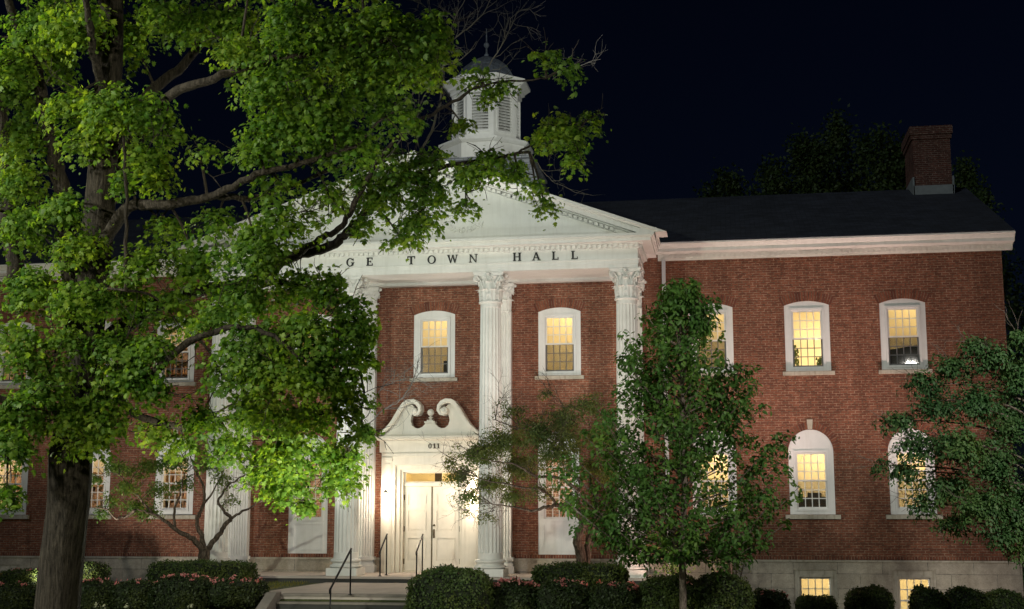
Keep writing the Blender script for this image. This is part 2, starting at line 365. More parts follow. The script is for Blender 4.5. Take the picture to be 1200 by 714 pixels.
def empty(name, loc, label, cat, group=None):
    o = bpy.data.objects.new(name, None); COL.objects.link(o); o.location = loc; o.empty_display_size = 0.2
    return tag(o, label, cat, group)
def copy_part(o, parent, loc=None):
    c = o.copy(); COL.objects.link(c); c.parent = parent
    if loc is not None: c.location = loc
    for ch in [x for x in bpy.data.objects if x.parent == o]: copy_part(ch, c)
    return c
def arc(cx, cz, r, a0, a1, n):
    return [(cx + r*math.cos(a0+(a1-a0)*i/n), cz + r*math.sin(a0+(a1-a0)*i/n)) for i in range(n+1)]

def polyline(pts, n=6, wig=0.0):
    # smooth a list of points
    pts = [Vector(p) for p in pts]; out = []
    for i in range(len(pts)-1):
        p0 = pts[max(i-1, 0)]; p1 = pts[i]; p2 = pts[i+1]; p3 = pts[min(i+2, len(pts)-1)]
        for k in range(n):
            t = k/n
            q = 0.5*((2*p1) + (p2-p0)*t + (2*p0-5*p1+4*p2-p3)*t*t + (3*p1-p0-3*p2+p3)*t**3)
            if wig: q += Vector((rng.gauss(0, wig), rng.gauss(0, wig), rng.gauss(0, wig)))
            out.append(q)
    out.append(pts[-1]); return out
# ------------------------------------------------------------------ terrain
def sst(a, b, x):
    t = min(1, max(0, (x-a)/(b-a))); return t*t*(3-2*t)
def gz(x, y):
    z = -0.235 - 0.2*sst(-3.4, -8.0, x)
    z -= 1.25*sst(7.0, 9.8, x)*sst(-16, -9, y)
    k = sst(3.4, 2.6, abs(x)); y0, y1 = -7.1-0.7*k, -8.9-0.1*k
    return z + (-0.98 - z)*sst(y0, y1, y) if z > -0.98 and y < y0 else z
def axis(lo, hi, step, far):
    a = list(np.arange(lo, hi+1e-6, step))
    return [-far, -far*0.4, lo-25] + a + [hi+25, far*0.4, far]
gxs = axis(-26, 30, 0.5, 400); gys = axis(-46, 14, 0.3, 400)
g = MB()
for y in gys:
    for x in gxs: g.v.append((x, y, gz(x, y) + 0.03*math.sin(x*1.7+y*0.6)*math.sin(y*1.3)*(1 if y < -9 else 0)))
nx = len(gxs)
for j in range(len(gys)-1):
    for i in range(nx-1): g.f.append((j*nx+i, j*nx+i+1, (j+1)*nx+i+1, (j+1)*nx+i))
tag(g.build('ground', m_lawn, smooth=True), kind='structure')

# path, steps and kerb
p = MB(); p.prism([(0, 0)]*0 or [(-2.45, -0.9), (2.3, -0.9), (2.3, -0.215), (-2.45, -0.215)], -8.05, -2.78)
p.v = [(x - (0.25*(-y-2.8)/5 if x < 0 else 0), y, z) for x, y, z in p.v]
tag(p.build('path', m_concrete), kind='structure')
stp = MB(); rs_ = MB()
for k in range(4):
    y0 = -8.05-0.34*k; z0 = -0.215-0.17*k
    if k: stp.box(-1.95, 2.05, y0, y0+0.37, z0-0.05, z0-0.003)
    else: stp.box(-1.95, 2.05, y0-0.03, y0+0.32, z0-0.05, z0+0.004)
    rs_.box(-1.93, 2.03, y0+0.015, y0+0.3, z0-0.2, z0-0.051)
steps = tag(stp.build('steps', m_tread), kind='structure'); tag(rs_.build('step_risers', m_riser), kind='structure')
kb = MB()
for x0, x1 in ((-2.22, -1.96), (2.06, 2.32)):
    kb.prismx([(-9.5, -1.2), (-8.0, -1.2), (-8.0, -0.17), (-8.35, -0.17), (-9.5, -0.72)], x0, x1)
tag(kb.build('step_kerb', m_tread), kind='structure')

# ------------------------------------------------------------------ TOWN HALL
hall = empty('town_hall', (0, 0, 0), 'red brick town hall with white columned portico, pediment and cupola', 'building')
XR = 16.93
UPX = [-14.06, -11.31, -8.49, -3.91, 0.0, 3.91, 8.49, 11.31, 14.06]
LOX = [-14.0, -11.17, -8.36, 8.49, 11.29, 14.12]
FRX = [-3.95, 3.86]
BAX = [-14.05, -11.3, 11.29, 14.04]
DX0, DX1, DZ = -0.92, 0.87, 3.02
SR = 1.715; SA = math.asin(0.655/SR)
def seg_open(xc, z0=5.86, crown=7.95, hw=0.655):
    return [(xc-hw, z0), (xc+hw, z0)] + arc(xc, crown-SR, SR, PI/2-SA, PI/2+SA, 10)
def round_open(xc, z0, crown, r):
    return [(xc-r, z0), (xc+r, z0)] + arc(xc, crown-r, r, 0, PI, 20)
holes = [seg_open(x) for x in UPX] + [round_open(x, 1.68, 4.14, 0.645) for x in LOX] + [round_open(x, 0.5, 4.17, 0.63) for x in FRX]
w = MB()
w.prism([(-XR, 0.385), (DX0, 0.385), (DX0, DZ), (DX1, DZ), (DX1, 0.385), (XR, 0.385), (XR, 9.5), (-XR, 9.5)], 0.0, 0.3, holes)
w.box(-XR, XR, 13.5, 13.8, 0.385, 9.5)
for sx in (-1, 1):
    xa, xb = sorted((sx*XR, sx*(XR-0.3)))
    w.prismx([(0.301, 0.385), (13.499, 0.385), (13.499, 9.5), (6.9, 12.55), (0.301, 9.75)], xa, xb)
wall = w.build('wall', m_brick, hall)
# soldier course over the stone base
sc_ = MB()
for a, b_ in ((-XR, -1.6), (1.58, XR)): sc_.box(a, b_, -0.006, 0.02, 0.39, 0.485)
sc_.build('soldier_course', m_soldier, hall)
# stone base with basement window openings
fd = MB()
bh = lambda xc: [(xc-0.6, -1.55), (xc+0.6, -1.55), (xc+0.6, 0.10), (xc-0.6, 0.10)]
fd.prism([(-XR-.05, -2.4), (DX0, -2.4), (DX0, 0.33), (-XR-.05, 0.33)], -0.05, 0.3, [bh(x) for x in BAX if x < 0])
fd.prism([(DX1, -2.4), (XR+.05, -2.4), (XR+.05, 0.33), (DX1, 0.33)], -0.05, 0.3, [bh(x) for x in BAX if x > 0])
fd.box(DX0, DX1, -0.045, 0.3, -2.4, -0.06)
fd.box(XR-0.25, XR+0.05, 0.302, 13.5, -2.4, 0.33); fd.box(-XR-0.05, -XR+0.25, 0.302, 13.5, -2.4, 0.33); fd.box(-XR-.05, XR+.05, 13.51, 13.85, -2.4, 0.33)
base = fd.build('foundation', m_stone, hall)
wt = MB(); wt.box(-XR-.075, -1.6, -0.085, 0.1, 0.3305, 0.384); wt.box(1.58, XR+.075, -0.085, 0.1, 0.3305, 0.384)
wt.build('water_table', m_sill, base)

def sash_mesh(hw, z0, z1, cols, rows, y, fr=0.045, mt=0.026):
    s = MB()
    s.prism([(-hw, z0), (hw, z0), (hw, z1), (-hw, z1)], y, y+0.035, [[(-hw+fr, z0+fr), (hw-fr, z0+fr), (hw-fr, z1-fr), (-hw+fr, z1-fr)]])
    for i in range(1, cols):
        x = -hw+fr + (2*hw-2*fr)*i/cols; s.box(x-mt/2, x+mt/2, y+0.006, y+0.03, z0+fr, z1-fr)
    for i in range(1, rows):
        z = z0+fr + (z1-z0-2*fr)*i/rows; s.box(-hw+fr, hw-fr, y+0.008, y+0.028, z-mt/2, z+mt/2)
    return s
def room_mesh(hw, z0, z1, dep=2.6):
    r = MB(); y0, y1 = 0.302, dep
    v = [(-hw,y0,z0),(hw,y0,z0),(hw,y1,z0),(-hw,y1,z0),(-hw,y0,z1),(hw,y0,z1),(hw,y1,z1),(-hw,y1,z1)]
    r.add(v, [(4,5,6,7),(1,2,6,5),(2,3,7,6),(3,0,4,7),(0,1,2,3)]); return r

PROTO = {}
def loc_part(o, x): o.location = (x, 0, 0)
def make_window(kind, xc, blind=0.0, screen=None, power=40, col=(1.0, 0.84, 0.54), room=None, things=None, sash_dark=False, lab=None, lampz=None):
    key = kind
    if kind == 'upper':
        outer, g0, g1, ghw, back = seg_open(0), 5.99, 7.67, 0.435, (1.25, 5.3, 8.4)
        sill = (0.75, 5.73, 5.858); frame_m = m_frame
    elif kind == 'arched':
        outer, g0, g1, ghw, back = round_open(0, 1.68, 4.14, 0.645), 1.85, 3.46, 0.435, (1.25, 1.0, 3.9)
        sill = (0.78, 1.55, 1.678); frame_m = m_frame
    elif kind == 'french':
        outer, g0, g1, ghw, back = round_open(0, 0.5, 4.17, 0.63), 1.56, 3.42, 0.44, (1.25, 0.6, 3.9)
        sill = None; frame_m = m_frame
    else:
        outer, g0, g1, ghw, back = [(-0.6, -1.55), (0.6, -1.55), (0.6, 0.10), (-0.6, 0.10)], -1.38, -0.11, 0.435, (1.25, -2.3, 0.2)
        sill = None; frame_m = m_sill
    yb = -0.02 if kind == 'basement' else 0.02
    if key not in PROTO:
        c = MB()
        ins = lambda pl, e: [(x*(1-e/0.65), z) for x, z in pl]
        c.prism([(x*0.997, z) for x, z in outer], yb, 0.14, [[(-ghw, g0), (ghw, g0), (ghw, g1), (-ghw, g1)]])
        b = 0.07
        c.prism([(-ghw-b, g0-b), (ghw+b, g0-b), (ghw+b, g1+b), (-ghw-b, g1+b)], yb-0.028, yb-0.001, [[(-ghw-.012, g0-.012), (ghw+.012, g0-.012), (ghw+.012, g1+.012), (-ghw-.012, g1+.012)]])
        if kind in ('arched', 'french'):
            r = 0.615; a = arc(0, 3.52, r, 0, PI, 20); a2 = arc(0, 3.52, r-0.05, 0, PI, 20)
            c.prism(a + a2[::-1], yb-0.02, yb-0.002)
        if kind == 'french':
            c.prism([(-0.5, 0.6), (0.5, 0.6), (0.5, 1.44), (-0.5, 1.44)], yb-0.014, yb-0.002, [[(-0.44, 0.66), (0.44, 0.66), (0.44, 1.38), (-0.44, 1.38)]])
        root = c.build('window', frame_m, hall)
        mid = (g0+g1)/2
        rows = 2 if kind == 'basement' else 3
        sash_mesh(ghw, mid-0.02, g1, 4, rows, 0.05).build('sash', m_frame, root)
        sash_mesh(ghw, g0, mid+0.02, 4, rows, 0.088).build('sash', m_dsash if kind == 'upper' else m_frame, root)
        pn = MB(); pn.add([(-ghw, 0.072, mid), (ghw, 0.072, mid), (ghw, 0.072, g1), (-ghw, 0.072, g1), (-ghw, 0.107, g0), (ghw, 0.107, g0), (ghw, 0.107, mid), (-ghw, 0.107, mid)], [(0, 1, 2, 3), (4, 5, 6, 7)])
        pn.build('pane', m_glass, root, fixn=False)
        if sill:
            sm = MB(); sm.prismx([(-0.11, sill[1]), (0.10, sill[1]), (0.10, sill[2]), (-0.09, sill[2]-0.012), (-0.11, sill[2]-0.02)], -sill[0], sill[0]); sm.build('sill', m_sill, root)
        if kind == 'upper':
            cz_ = 7.95-SR; a = MB()
            a.prism(arc(0, cz_, SR+0.002, PI/2-SA-0.02, PI/2+SA+0.02, 14) + arc(0, cz_, SR+0.28, PI/2+SA+0.03, PI/2-SA-0.03, 14), -0.008, 0.05)
            a.build('brick_arch', m_arch_flat, root, origin=(0, 0, cz_))
        if kind in ('arched', 'french'):
            cz_ = (4.14-0.645) if kind == 'arched' else (4.17-0.63); r = 0.645 if kind == 'arched' else 0.63; a = MB()
            a.prism(arc(0, cz_, r+0.002, 0, PI, 28) + arc(0, cz_, r+0.21, PI, 0, 28), -0.008, 0.05)
            a.build('brick_arch', m_arch_round, root, origin=(0, 0, cz_))
        if kind == 'arched':
            k = MB(); k.prism([(-0.06, 4.15), (0.06, 4.15), (0.085, 4.43), (-0.085, 4.43)], -0.045, 0.02); k.build('keystone', m_sill, root)
        PROTO[key] = root
        root['used'] = 0
    proto = PROTO[key]
    if proto['used'] == 0: root = proto; root['used'] = 1
    else:
        root = proto.copy(); COL.objects.link(root); root.location = (0, 0, 0)
        for ch in PKIDS[key]:
            q = ch.copy(); COL.objects.link(q); q.parent = root
    if key not in PKIDS: PKIDS[key] = [x for x in bpy.data.objects if x.parent == root]
    # the room behind the glass
    rm = room or m_interior
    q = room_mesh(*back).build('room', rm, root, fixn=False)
    mid = (g0+g1)/2
    if blind:
        bz = g1 - (g1-g0)*blind
        s = MB(); nsl = max(3, int((g1-bz)/0.05))
        s.add([(-ghw, 0.16, bz), (ghw, 0.16, bz), (ghw, 0.16, g1+.03), (-ghw, 0.16, g1+.03)], [(0, 1, 2, 3)])
        s.build('blind', m_blind, root, fixn=False)
    if screen:
        s = MB(); s.add([(-ghw, 0.128, g0), (ghw, 0.128, g0), (ghw, 0.128, mid), (-ghw, 0.128, mid)], [(0, 1, 2, 3)]); s.build('insect_screen', screen, root, fixn=False)
    if things: things(root, g0, g1, ghw)
    if lab: root['label'] = lab
    if 'used' in root and root is not proto: del root['used']
    root.location = (xc, 0, 0)
    point('room_light', (xc+0.3, 1.15, lampz if lampz is not None else back[2]-0.35), power, col, 0.15)
    return root
PKIDS = {}
def blind_mat():
    m, n, b, out = new_mat('roller_blind'); b.inputs['Base Color'].default_value = (0.8, 0.69, 0.46, 1); b.inputs['Roughness'].default_value = 0.9
    t = node(n, 'ShaderNodeBsdfTranslucent'); t.inputs[0].default_value = (0.85, 0.72, 0.46, 1)
    mx = node(n, 'ShaderNodeMixShader'); mx.inputs[0].default_value = 0.65
    n.links.new(b.outputs[0], mx.inputs[1]); n.links.new(t.outputs[0], mx.inputs[2]); n.links.new(mx.outputs[0], out.inputs[0]); return m
m_blind = blind_mat()

# what stands on the inner window ledges
def th_cabinet(x0, x1, h):
    def f(root, g0, g1, hw):
        m = MB(); m.box(x0, x1, 0.35, 0.75, g0-0.6, g0+h); m.build('cabinet', m_furn, root)
    return f
def th_plants(root, g0, g1, hw):
    for cx_, hh in ((-0.33, 0.62), (0.33, 0.22)):
        m = MB(); m.tube([(cx_, 0.32, g0-0.2), (cx_, 0.32, g0+hh*0.9)], 0.012, 5)
        for k in range(26):
            a = rng.random()*2*PI; z = g0+rng.random()*hh; r = 0.05+0.06*rng.random()
            x = cx_+r*math.cos(a)*0.7; y = 0.32+r*math.sin(a)*0.6
            m.add([(x-.03, y, z), (x+.03, y+.01, z+.01), (x+.02, y, z+.09), (x-.02, y, z+.08)], [(0, 1, 2, 3)])
        m.build('house_plant', m_box, root, fixn=False)
def th_drape(root, g0, g1, hw):
    m = MB(); pts = [(-hw, g0-.1), (hw, g0-.1), (hw, g0+0.62), (0.1, g0+0.56), (-hw, g0+0.48)]
    m.prism(pts, 0.3, 0.4); m.build('cabinet', m_furn, root)
def th_desk(root, g0, g1, hw):
    m = MB(); m.box(-0.5, 0.5, 0.5, 0.9, g0-0.4, g0+0.34); m.box(-0.1, 0.3, 0.6, 0.75, g0+0.34, g0+0.46); m.build('desk', m_furn, root)
def th_shelves(root, g0, g1, hw):     # bookcases along the back wall, some gaps between the books
    for x0, x1 in ((-1.05, -0.2), (-0.05, 0.55)):
        m = MB(); q = MB()
        for k in range(5): z = g0-0.5+k*0.42; m.box(x0, x1, 2.05, 2.4, z, z+0.035)
        m.box(x0-0.03, x0, 2.05, 2.4, g0-0.6, g0+1.25); m.box(x1, x1+0.03, 2.05, 2.4, g0-0.6, g0+1.25)
        for k in range(4):
            x = x0+0.02
            while x < x1-0.06:
                w_ = rng.uniform(0.03, 0.075); h_ = rng.uniform(0.2, 0.34)
                if rng.random() < 0.75: q.box(x, x+w_*0.92, 2.1, 2.3, g0-0.464+k*0.42, g0-0.464+k*0.42+h_)
                x += w_
        m.build('bookcase', m_shelf, root); q.build('book_row', m_books, root)
    d_ = MB(); d_.box(0.15, 0.75, 0.7, 1.3, g0-0.3, g0+0.18); d_.build('desk', m_furn, root)
W = 1.0
make_window('upper', 0.0, 0.5, m_screen, 80*W, things=th_cabinet(0.22, 0.42, 0.42), lab='portico window with dark box in its lower right corner')
make_window('upper', 3.91, 0.5, m_screen, 100*W)
make_window('upper', -3.91, 0.5, m_screen, 70*W)
make_window('upper', 8.49, 0.5, m_screen, 60*W)
make_window('upper', 11.31, 0.5, None, 120*W, things=th_plants, lab='wing window glowing brightest in its lower sash', lampz=6.6)
make_window('upper', 14.06, 0.48, m_screen_dark, 70*W, things=th_drape, lab='wing window dark in its lower sash')
make_window('upper', -8.49, 0, None, 45*W, (1, .82, .6), things=th_shelves)
make_window('upper', -11.31, 0.5, m_screen, 50*W)
make_window('upper', -14.06, 0, None, 40*W, (1, .82, .6), things=th_shelves)
make_window('arched', 11.29, 0.5, m_screen, 115*W, (1, .84, .56), things=th_desk)
make_window('arched', 14.12, 0.5, m_screen, 105*W)
make_window('arched', 8.49, 0.5, m_screen, 110*W)
for x in (-8.36, -11.17, -14.0): make_window('arched', x, 0, None, 62*W, (1, .82, .62), things=th_shelves, lampz=3.3)
for x in FRX: make_window('french', x, 0, None, 85*W, (1, .84, .66), m_mirror_brick, lampz=3.2)  # brick-lined room imitates the facade reflected in these panes
for x in BAX: make_window('basement', x, 0, None, 62*W if x > 0 else 4, (1, .82, .5), lampz=-0.45)

# downspouts
for x in (7.12, -7.12):
    dp = MB(); dp.box(x-0.055, x+0.055, -0.16, -0.05, -0.9, 9.3)
    o_ = dp.build('downspout', m_pipe, hall)
    cl = MB()
    for z in (1.6, 4.4, 7.2): cl.box(x-0.08, x+0.08, -0.172, -0.004, z, z+0.05)
    cl.build('bracket', m_pipe, o_)

# wing cornices
def comb(a0, a1, z0, z1, w_, p_, zf=lambda a: 0.0):
    # a row of dentils hanging from one thin fillet: a comb-shaped outline
    n = int((a1-a0)/p_); st = (a1-a0)/n; low = []
    for i in range(n):
        c = a0+st*(i+0.5); low += [(c-w_/2, z1-0.008+zf(c-w_/2)), (c-w_/2, z0+zf(c-w_/2)), (c+w_/2, z0+zf(c+w_/2)), (c+w_/2, z1-0.008+zf(c+w_/2))]
    return low
def dentils(mb, x0, x1, y, z0, z1, w_=0.085, p_=0.15, dpt=0.07):
    mb.prism(comb(x0, x1, z0, z1, w_, p_) + [(x1, z1-0.008), (x1, z1), (x0, z1), (x0, z1-0.008)], y-dpt, y)
for x0, x1 in ((6.95, XR+0.02), (-XR-0.02, -6.95)):
    sx = 1 if x0 > 0 else -1
    c = MB()
    e0, e1 = (0, 0.28) if sx > 0 else (0.28, 0)
    prof = [(0.0, 9.29), (-0.07, 9.29), (-0.07, 9.33), (-0.11, 9.33), (-0.11, 9.46), (-0.20, 9.46), (-0.20, 9.47), (-0.46, 9.49), (-0.46, 9.585), (-0.50, 9.60), (-0.56, 9.68), (-0.60, 9.70), (-0.60, 9.755), (0.0, 9.80)]
    c.prismx(prof, x0-e0, x1+e1)
    co = c.build('cornice', m_white, hall)
    dn = MB(); dentils(dn, x0+0.05, x1-0.02, -0.11, 9.345, 9.45); dn.build('dentil_band', m_white, co)
# main roof
rf = MB()
rx = 17.22
rf.prismx([(-0.62, 9.76), (6.9, 12.86), (6.9, 12.68), (-0.50, 9.66)][::-1], -rx, rx)
rf.prismx([(6.901, 12.68), (6.901, 12.86), (14.4, 9.76), (14.3, 9.66)], -rx, rx)
roof = rf.build('roof', m_roof, hall)
bb = MB()
for sx in (-1, 1):
    xa, xb = sorted((sx*rx-0.004*sx, sx*(rx-0.1)))
    bb.prismx([(-0.45, 9.52), (6.9, 12.50), (6.9, 12.672), (-0.45, 9.655)], xa, xb); bb.prismx([(14.2, 9.52), (6.902, 12.50), (6.902, 12.672), (14.2, 9.655)], xa, xb)
bb.build('bargeboard', m_white, roof)
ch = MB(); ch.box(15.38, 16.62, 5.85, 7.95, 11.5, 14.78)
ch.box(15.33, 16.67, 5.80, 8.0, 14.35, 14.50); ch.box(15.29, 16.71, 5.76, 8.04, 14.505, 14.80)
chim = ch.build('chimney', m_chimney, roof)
# (chimney details hang on the roof's chimney, so they stay in one mesh each under the roof)
fl = MB(); fl.prism([(15.34, 11.9), (16.66, 11.9), (16.66, 12.72), (15.34, 12.72)], 5.79, 5.845); fl.box(15.32, 15.376, 5.79, 8.0, 12.0, 13.02); fl.box(16.624, 16.68, 5.79, 8.0, 12.0, 13.02)
fl.build('chimney_flashing', m_lead, roof)
cp = MB(); cp.lathe([(0.16, 14.8), (0.16, 14.9), (0.22, 14.91), (0.22, 14.95)], (16.1, 6.9, 0), 12); cp.build('chimney_cap', m_lead, roof)
# ------------------------------------------------------------------ portico
pf = MB(); pf.box(-6.95, 6.95, -2.78, -0.052, -0.11, -0.05)
porch = pf.build('porch_floor', m_concrete, hall)
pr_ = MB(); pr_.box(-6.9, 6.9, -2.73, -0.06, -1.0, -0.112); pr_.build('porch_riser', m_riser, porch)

def leafstrip(mb, ang, r0, z0, h, w0, curl, seg=7):
    # an acanthus leaf: rises along the bell, then rolls outward at its tip
    ca, sa = math.cos(ang), math.sin(ang); tx, ty = -sa, ca
    vs_ = []; fs_ = []
    for i in range(seg+1):
        t = i/seg
        if t < 0.72: r = r0+0.02*t; z = z0+h*t/0.72*0.92
        else:
            u = (t-0.72)/0.28*PI*0.85; r = r0+0.015+curl*(1-math.cos(u))*0.6; z = z0+h*0.92+h*0.13*math.sin(u)
        wd = w0*(0.75+0.5*math.sin(PI*min(1, t*1.05)))*(1 if t < 0.9 else 0.7)*(1+0.16*math.sin(i*2.6))
        for k, (o, dr) in enumerate(((-1, -0.012), (-0.5, 0.018), (0, 0.002), (0.5, 0.018), (1, -0.012))):
            rr = r+dr; vs_.append((ca*rr+tx*wd*o*0.5, sa*rr+ty*wd*o*0.5, z))
        if i:
            for k in range(4):
                a = (i-1)*5+k; fs_.append((a, a+1, a+6, a+5))
    mb.add(vs_, fs_)
def capital_mesh(r=0.30, h=0.90):
    m = MB()
    m.lathe([(r+0.0, 0), (r+0.045, 0.005), (r+0.055, 0.03), (r+0.045, 0.055), (r, 0.06), (r+0.005, 0.4), (r+0.05, 0.68), (r+0.12, h-0.13), (r+0.12, h-0.115)], (0, 0, 0), 24)
    for k in range(8): leafstrip(m, PI/8+k*PI/4, r+0.015, 0.06, 0.33, 0.21, 0.10)
    for k in range(8): leafstrip(m, k*PI/4, r+0.012, 0.10, 0.52, 0.19, 0.12)
    for k in range(4):           # corner volutes and their stems
        a = PI/4+k*PI/2; ca, sa = math.cos(a), math.sin(a)
        for s_ in (-1, 1):
            pts = []
            for i in range(26):
                t = i/25
                if t < 0.4:
                    u = t/0.4; rr = r+0.06+0.15*u*u; zz = 0.5+0.27*u
                else:
                    u = (t-0.4)/0.6; th = PI/2-u*PI*3.1; q = 0.085*(1-0.72*u); rr = r+0.215+q*math.cos(th)*1.0; zz = 0.69+q*math.sin(th)
                off = s_*(0.075-0.045*min(1, t*2.2))
                pts.append((ca*rr-sa*off, sa*rr+ca*off, zz))
            m.tube(pts, [0.022]*26, 6)
        a2 = k*PI/2                # small inner helices and the rosette
        for s_ in (-1, 1):
            pts = [(math.cos(a2)*(r+0.09+0.03*i/10)-math.sin(a2)*s_*(0.17-0.13*i/10), math.sin(a2)*(r+0.09+0.03*i/10)+math.cos(a2)*s_*(0.17-0.13*i/10), 0.56+0.17*math.sin(i/10*PI*0.75)) for i in range(11)]
            m.tube(pts, 0.016, 5)
        c = (math.cos(a2)*(r+0.16), math.sin(a2)*(r+0.16), h-0.06)
        m.lathe([(0.0, -0.05), (0.04, -0.04), (0.055, 0), (0.04, 0.04), (0.0, 0.05)], c, 8)
    out = []
    for k in range(4):           # abacus with hollow sides
        a = PI/4+k*PI/2
        for i in range(9):
            t = i/8; b = 0.46-0.075*math.sin(PI*t); tt = -0.44+0.88*t
            x, y = b, tt; aa = k*PI/2
            out.append((x*math.cos(aa)-y*math.sin(aa), x*math.sin(aa)+y*math.cos(aa)))
    m.rings([[(x*0.95, y*0.95, h-0.112) for x, y in out], [(x*0.97, y*0.97, h-0.065) for x, y in out], [(x, y, h-0.055) for x, y in out], [(x, y, h) for x, y in out]])
    return m
def base_profile(r):
    p = [(r+0.02, 0.44), (r+0.02, 0.425)]
    p += [(r+0.02+0.075*math.cos(t), 0.375+0.05*math.sin(t)) for t in np.linspace(PI/2, -PI/2, 7)]
    p += [(r+0.045, 0.315), (r+0.03, 0.29), (r+0.045, 0.262)]
    p += [(r+0.06+0.055*math.cos(t), 0.215+0.042*math.sin(t)) for t in np.linspace(PI/2, -PI/2, 7)]
    return p[::-1]
COLX = [-6.13, -2.134, 2.134, 6.13]; CYF = -1.95; ZT = 8.70; ZF = -0.05
NF = 20
def flute(r, k, z):
    return r*(1.0 - 0.075*max(0, math.sin(PI*((k % 8)/8.0)))**0.8) if 0.62 < z < 7.66 else r
first = None
for cx_ in COLX:
    if first is None:
        s = MB()
        prof = [(0.372, 0.41), (0.36, 0.45), (0.352, 0.55), (0.352, 0.60), (0.352, 0.625)]
        for z in np.linspace(1.0, 7.4, 9): prof.append((0.352-0.052*((z-0.6)/7.1)**1.4, z))
        prof += [(0.300, 7.65), (0.300, 7.68), (0.300, 7.81)]
        s.lathe([(r, z) for r, z in prof], (0, CYF, 0), NF*8, flute)
        colm = s.build('column', m_column, hall, origin=(0, CYF, 0))
        b = MB(); b.box(-0.455, 0.455, CYF-0.455, CYF+0.455, ZF+0.001, 0.165); b.lathe(base_profile(0.35), (0, CYF, 0), 40)
        b.build('base', m_column, colm, origin=(0, CYF, 0))
        c = capital_mesh(0.30, 0.895); c.xform(Matrix.Translation((0, CYF, 7.80))); c.build('capital', m_column, colm, origin=(0, CYF, 0))
        colm.location.x = cx_; first = colm; kids = [x for x in bpy.data.objects if x.parent == colm]
    else:
        o_ = first.copy(); COL.objects.link(o_); o_.location.x = cx_
        for k_ in kids: q = k_.copy(); COL.objects.link(q); q.parent = o_
first = None
for cx_ in COLX:                 # pilasters on the wall behind the columns
    if first is None:
        s = MB(); hw = 0.315
        pts = [(-hw, -0.009), (-hw, -0.24)]
        for i in range(7):
            x0 = -hw+0.03+i*(2*hw-0.06)/7; x1 = x0+(2*hw-0.06)/7; g_ = 0.014
            pts += [(x0+g_, -0.24)] + [(x0+g_+(x1-x0-2*g_)*t, -0.24+0.035*math.sin(PI*t)) for t in (0.25, 0.5, 0.75)] + [(x1-g_, -0.24)]
        pts += [(hw, -0.24), (hw, -0.009)]
        s.rings([[(x, y, z) for x, y in pts] for z in (0.4, 7.82)])
        pil = s.build('pilaster', m_column, hall)
        b = MB(); b.box(-0.41, 0.41, -0.34, -0.054, ZF+0.001, 0.165)
        for r, z0, z1 in ((0.055, 0.17, 0.255), (0.03, 0.256, 0.32), (0.075, 0.321, 0.425)): b.box(-hw-r, hw+r, -0.24-r, -0.0885, z0, z1)
        b.build('base', m_column, pil)
        c = capital_mesh(0.30, 0.895); c.v = [(x*0.92, y*0.42-0.12, z+7.80) for x, y, z in c.v]; c.v = [(x, min(y, -0.009+0.0001*i), z) for i, (x, y, z) in enumerate(c.v)] if False else c.v
        c.build('capital', m_column, pil)
        pil.location.x = cx_; first = pil; kids = [x for x in bpy.data.objects if x.parent == pil]
    else:
        o_ = first.copy(); COL.objects.link(o_); o_.location.x = cx_
        for k_ in kids: q = k_.copy(); COL.objects.link(q); q.parent = o_

# entablature: architrave, frieze, ceiling of the porch
HX = 6.50
en = MB()
def slab(mb, p_, z0, z1, yb=-0.01): mb.box(-HX-p_, HX+p_, -2.36-p_, yb, z0, z1)
def ringbeam(mb, p_, z0, z1, inner=1.0):
    mb.box(-HX-p_, HX+p_, -2.36-p_, -1.36, z0, z1)
    mb.box(-HX-p_, -HX+0.75, -1.359, -0.01, z0, z1); mb.box(HX-0.75, HX+p_, -1.359, -0.01, z0, z1)
ringbeam(en, 0.0, 8.70, 8.80); ringbeam(en, 0.02, 8.801, 8.915)
slab(en, 0.05, 8.916, 8.95); slab(en, 0.0, 8.951, 9.24)
en.box(-HX+0.751, HX-0.751, -0.28, -0.011, 8.715, 8.914)
en.box(-HX+0.751, HX-0.751, -1.359, -0.281, 8.80, 8.9145)
ent = en.build('entablature', m_white, hall)
cn = MB()
for p_, z0, z1 in ((0.03, 9.241, 9.268), (0.05, 9.269, 9.372), (0.15, 9.373, 9.392), (0.40, 9.393, 9.49), (0.45, 9.491, 9.525), (0.50, 9.526, 9.60)):
    slab(cn, p_, z0, z1, -0.012)
corn = cn.build('cornice', m_white, ent)
dn = MB(); dentils(dn, -HX-0.05, HX+0.05, -2.412, 9.275, 9.366, 0.085, 0.15, 0.075)
for sx in (-1, 1):
    xa, xb = sorted((sx*(HX+0.052), sx*(HX+0.125))); q = MB()
    q.prismx(comb(-2.33, -0.05, 9.275, 9.366, 0.085, 0.15) + [(-0.05, 9.358), (-0.05, 9.366), (-2.33, 9.366), (-2.33, 9.358)], xa, xb); q.build('dentil_band', m_white, ent)
dn.build('dentil_band', m_white, ent)
for sx in (-1, 1):
    sg = MB(); sg.prism([(sx*6.5, 9.603), (sx*7.03, 9.603), (sx*7.03, 9.665), (sx*7.07, 9.67), (sx*7.07, 9.74), (sx*6.5, 9.74)], -2.83, -0.615)
    sg.build('return_gutter', m_white, ent)
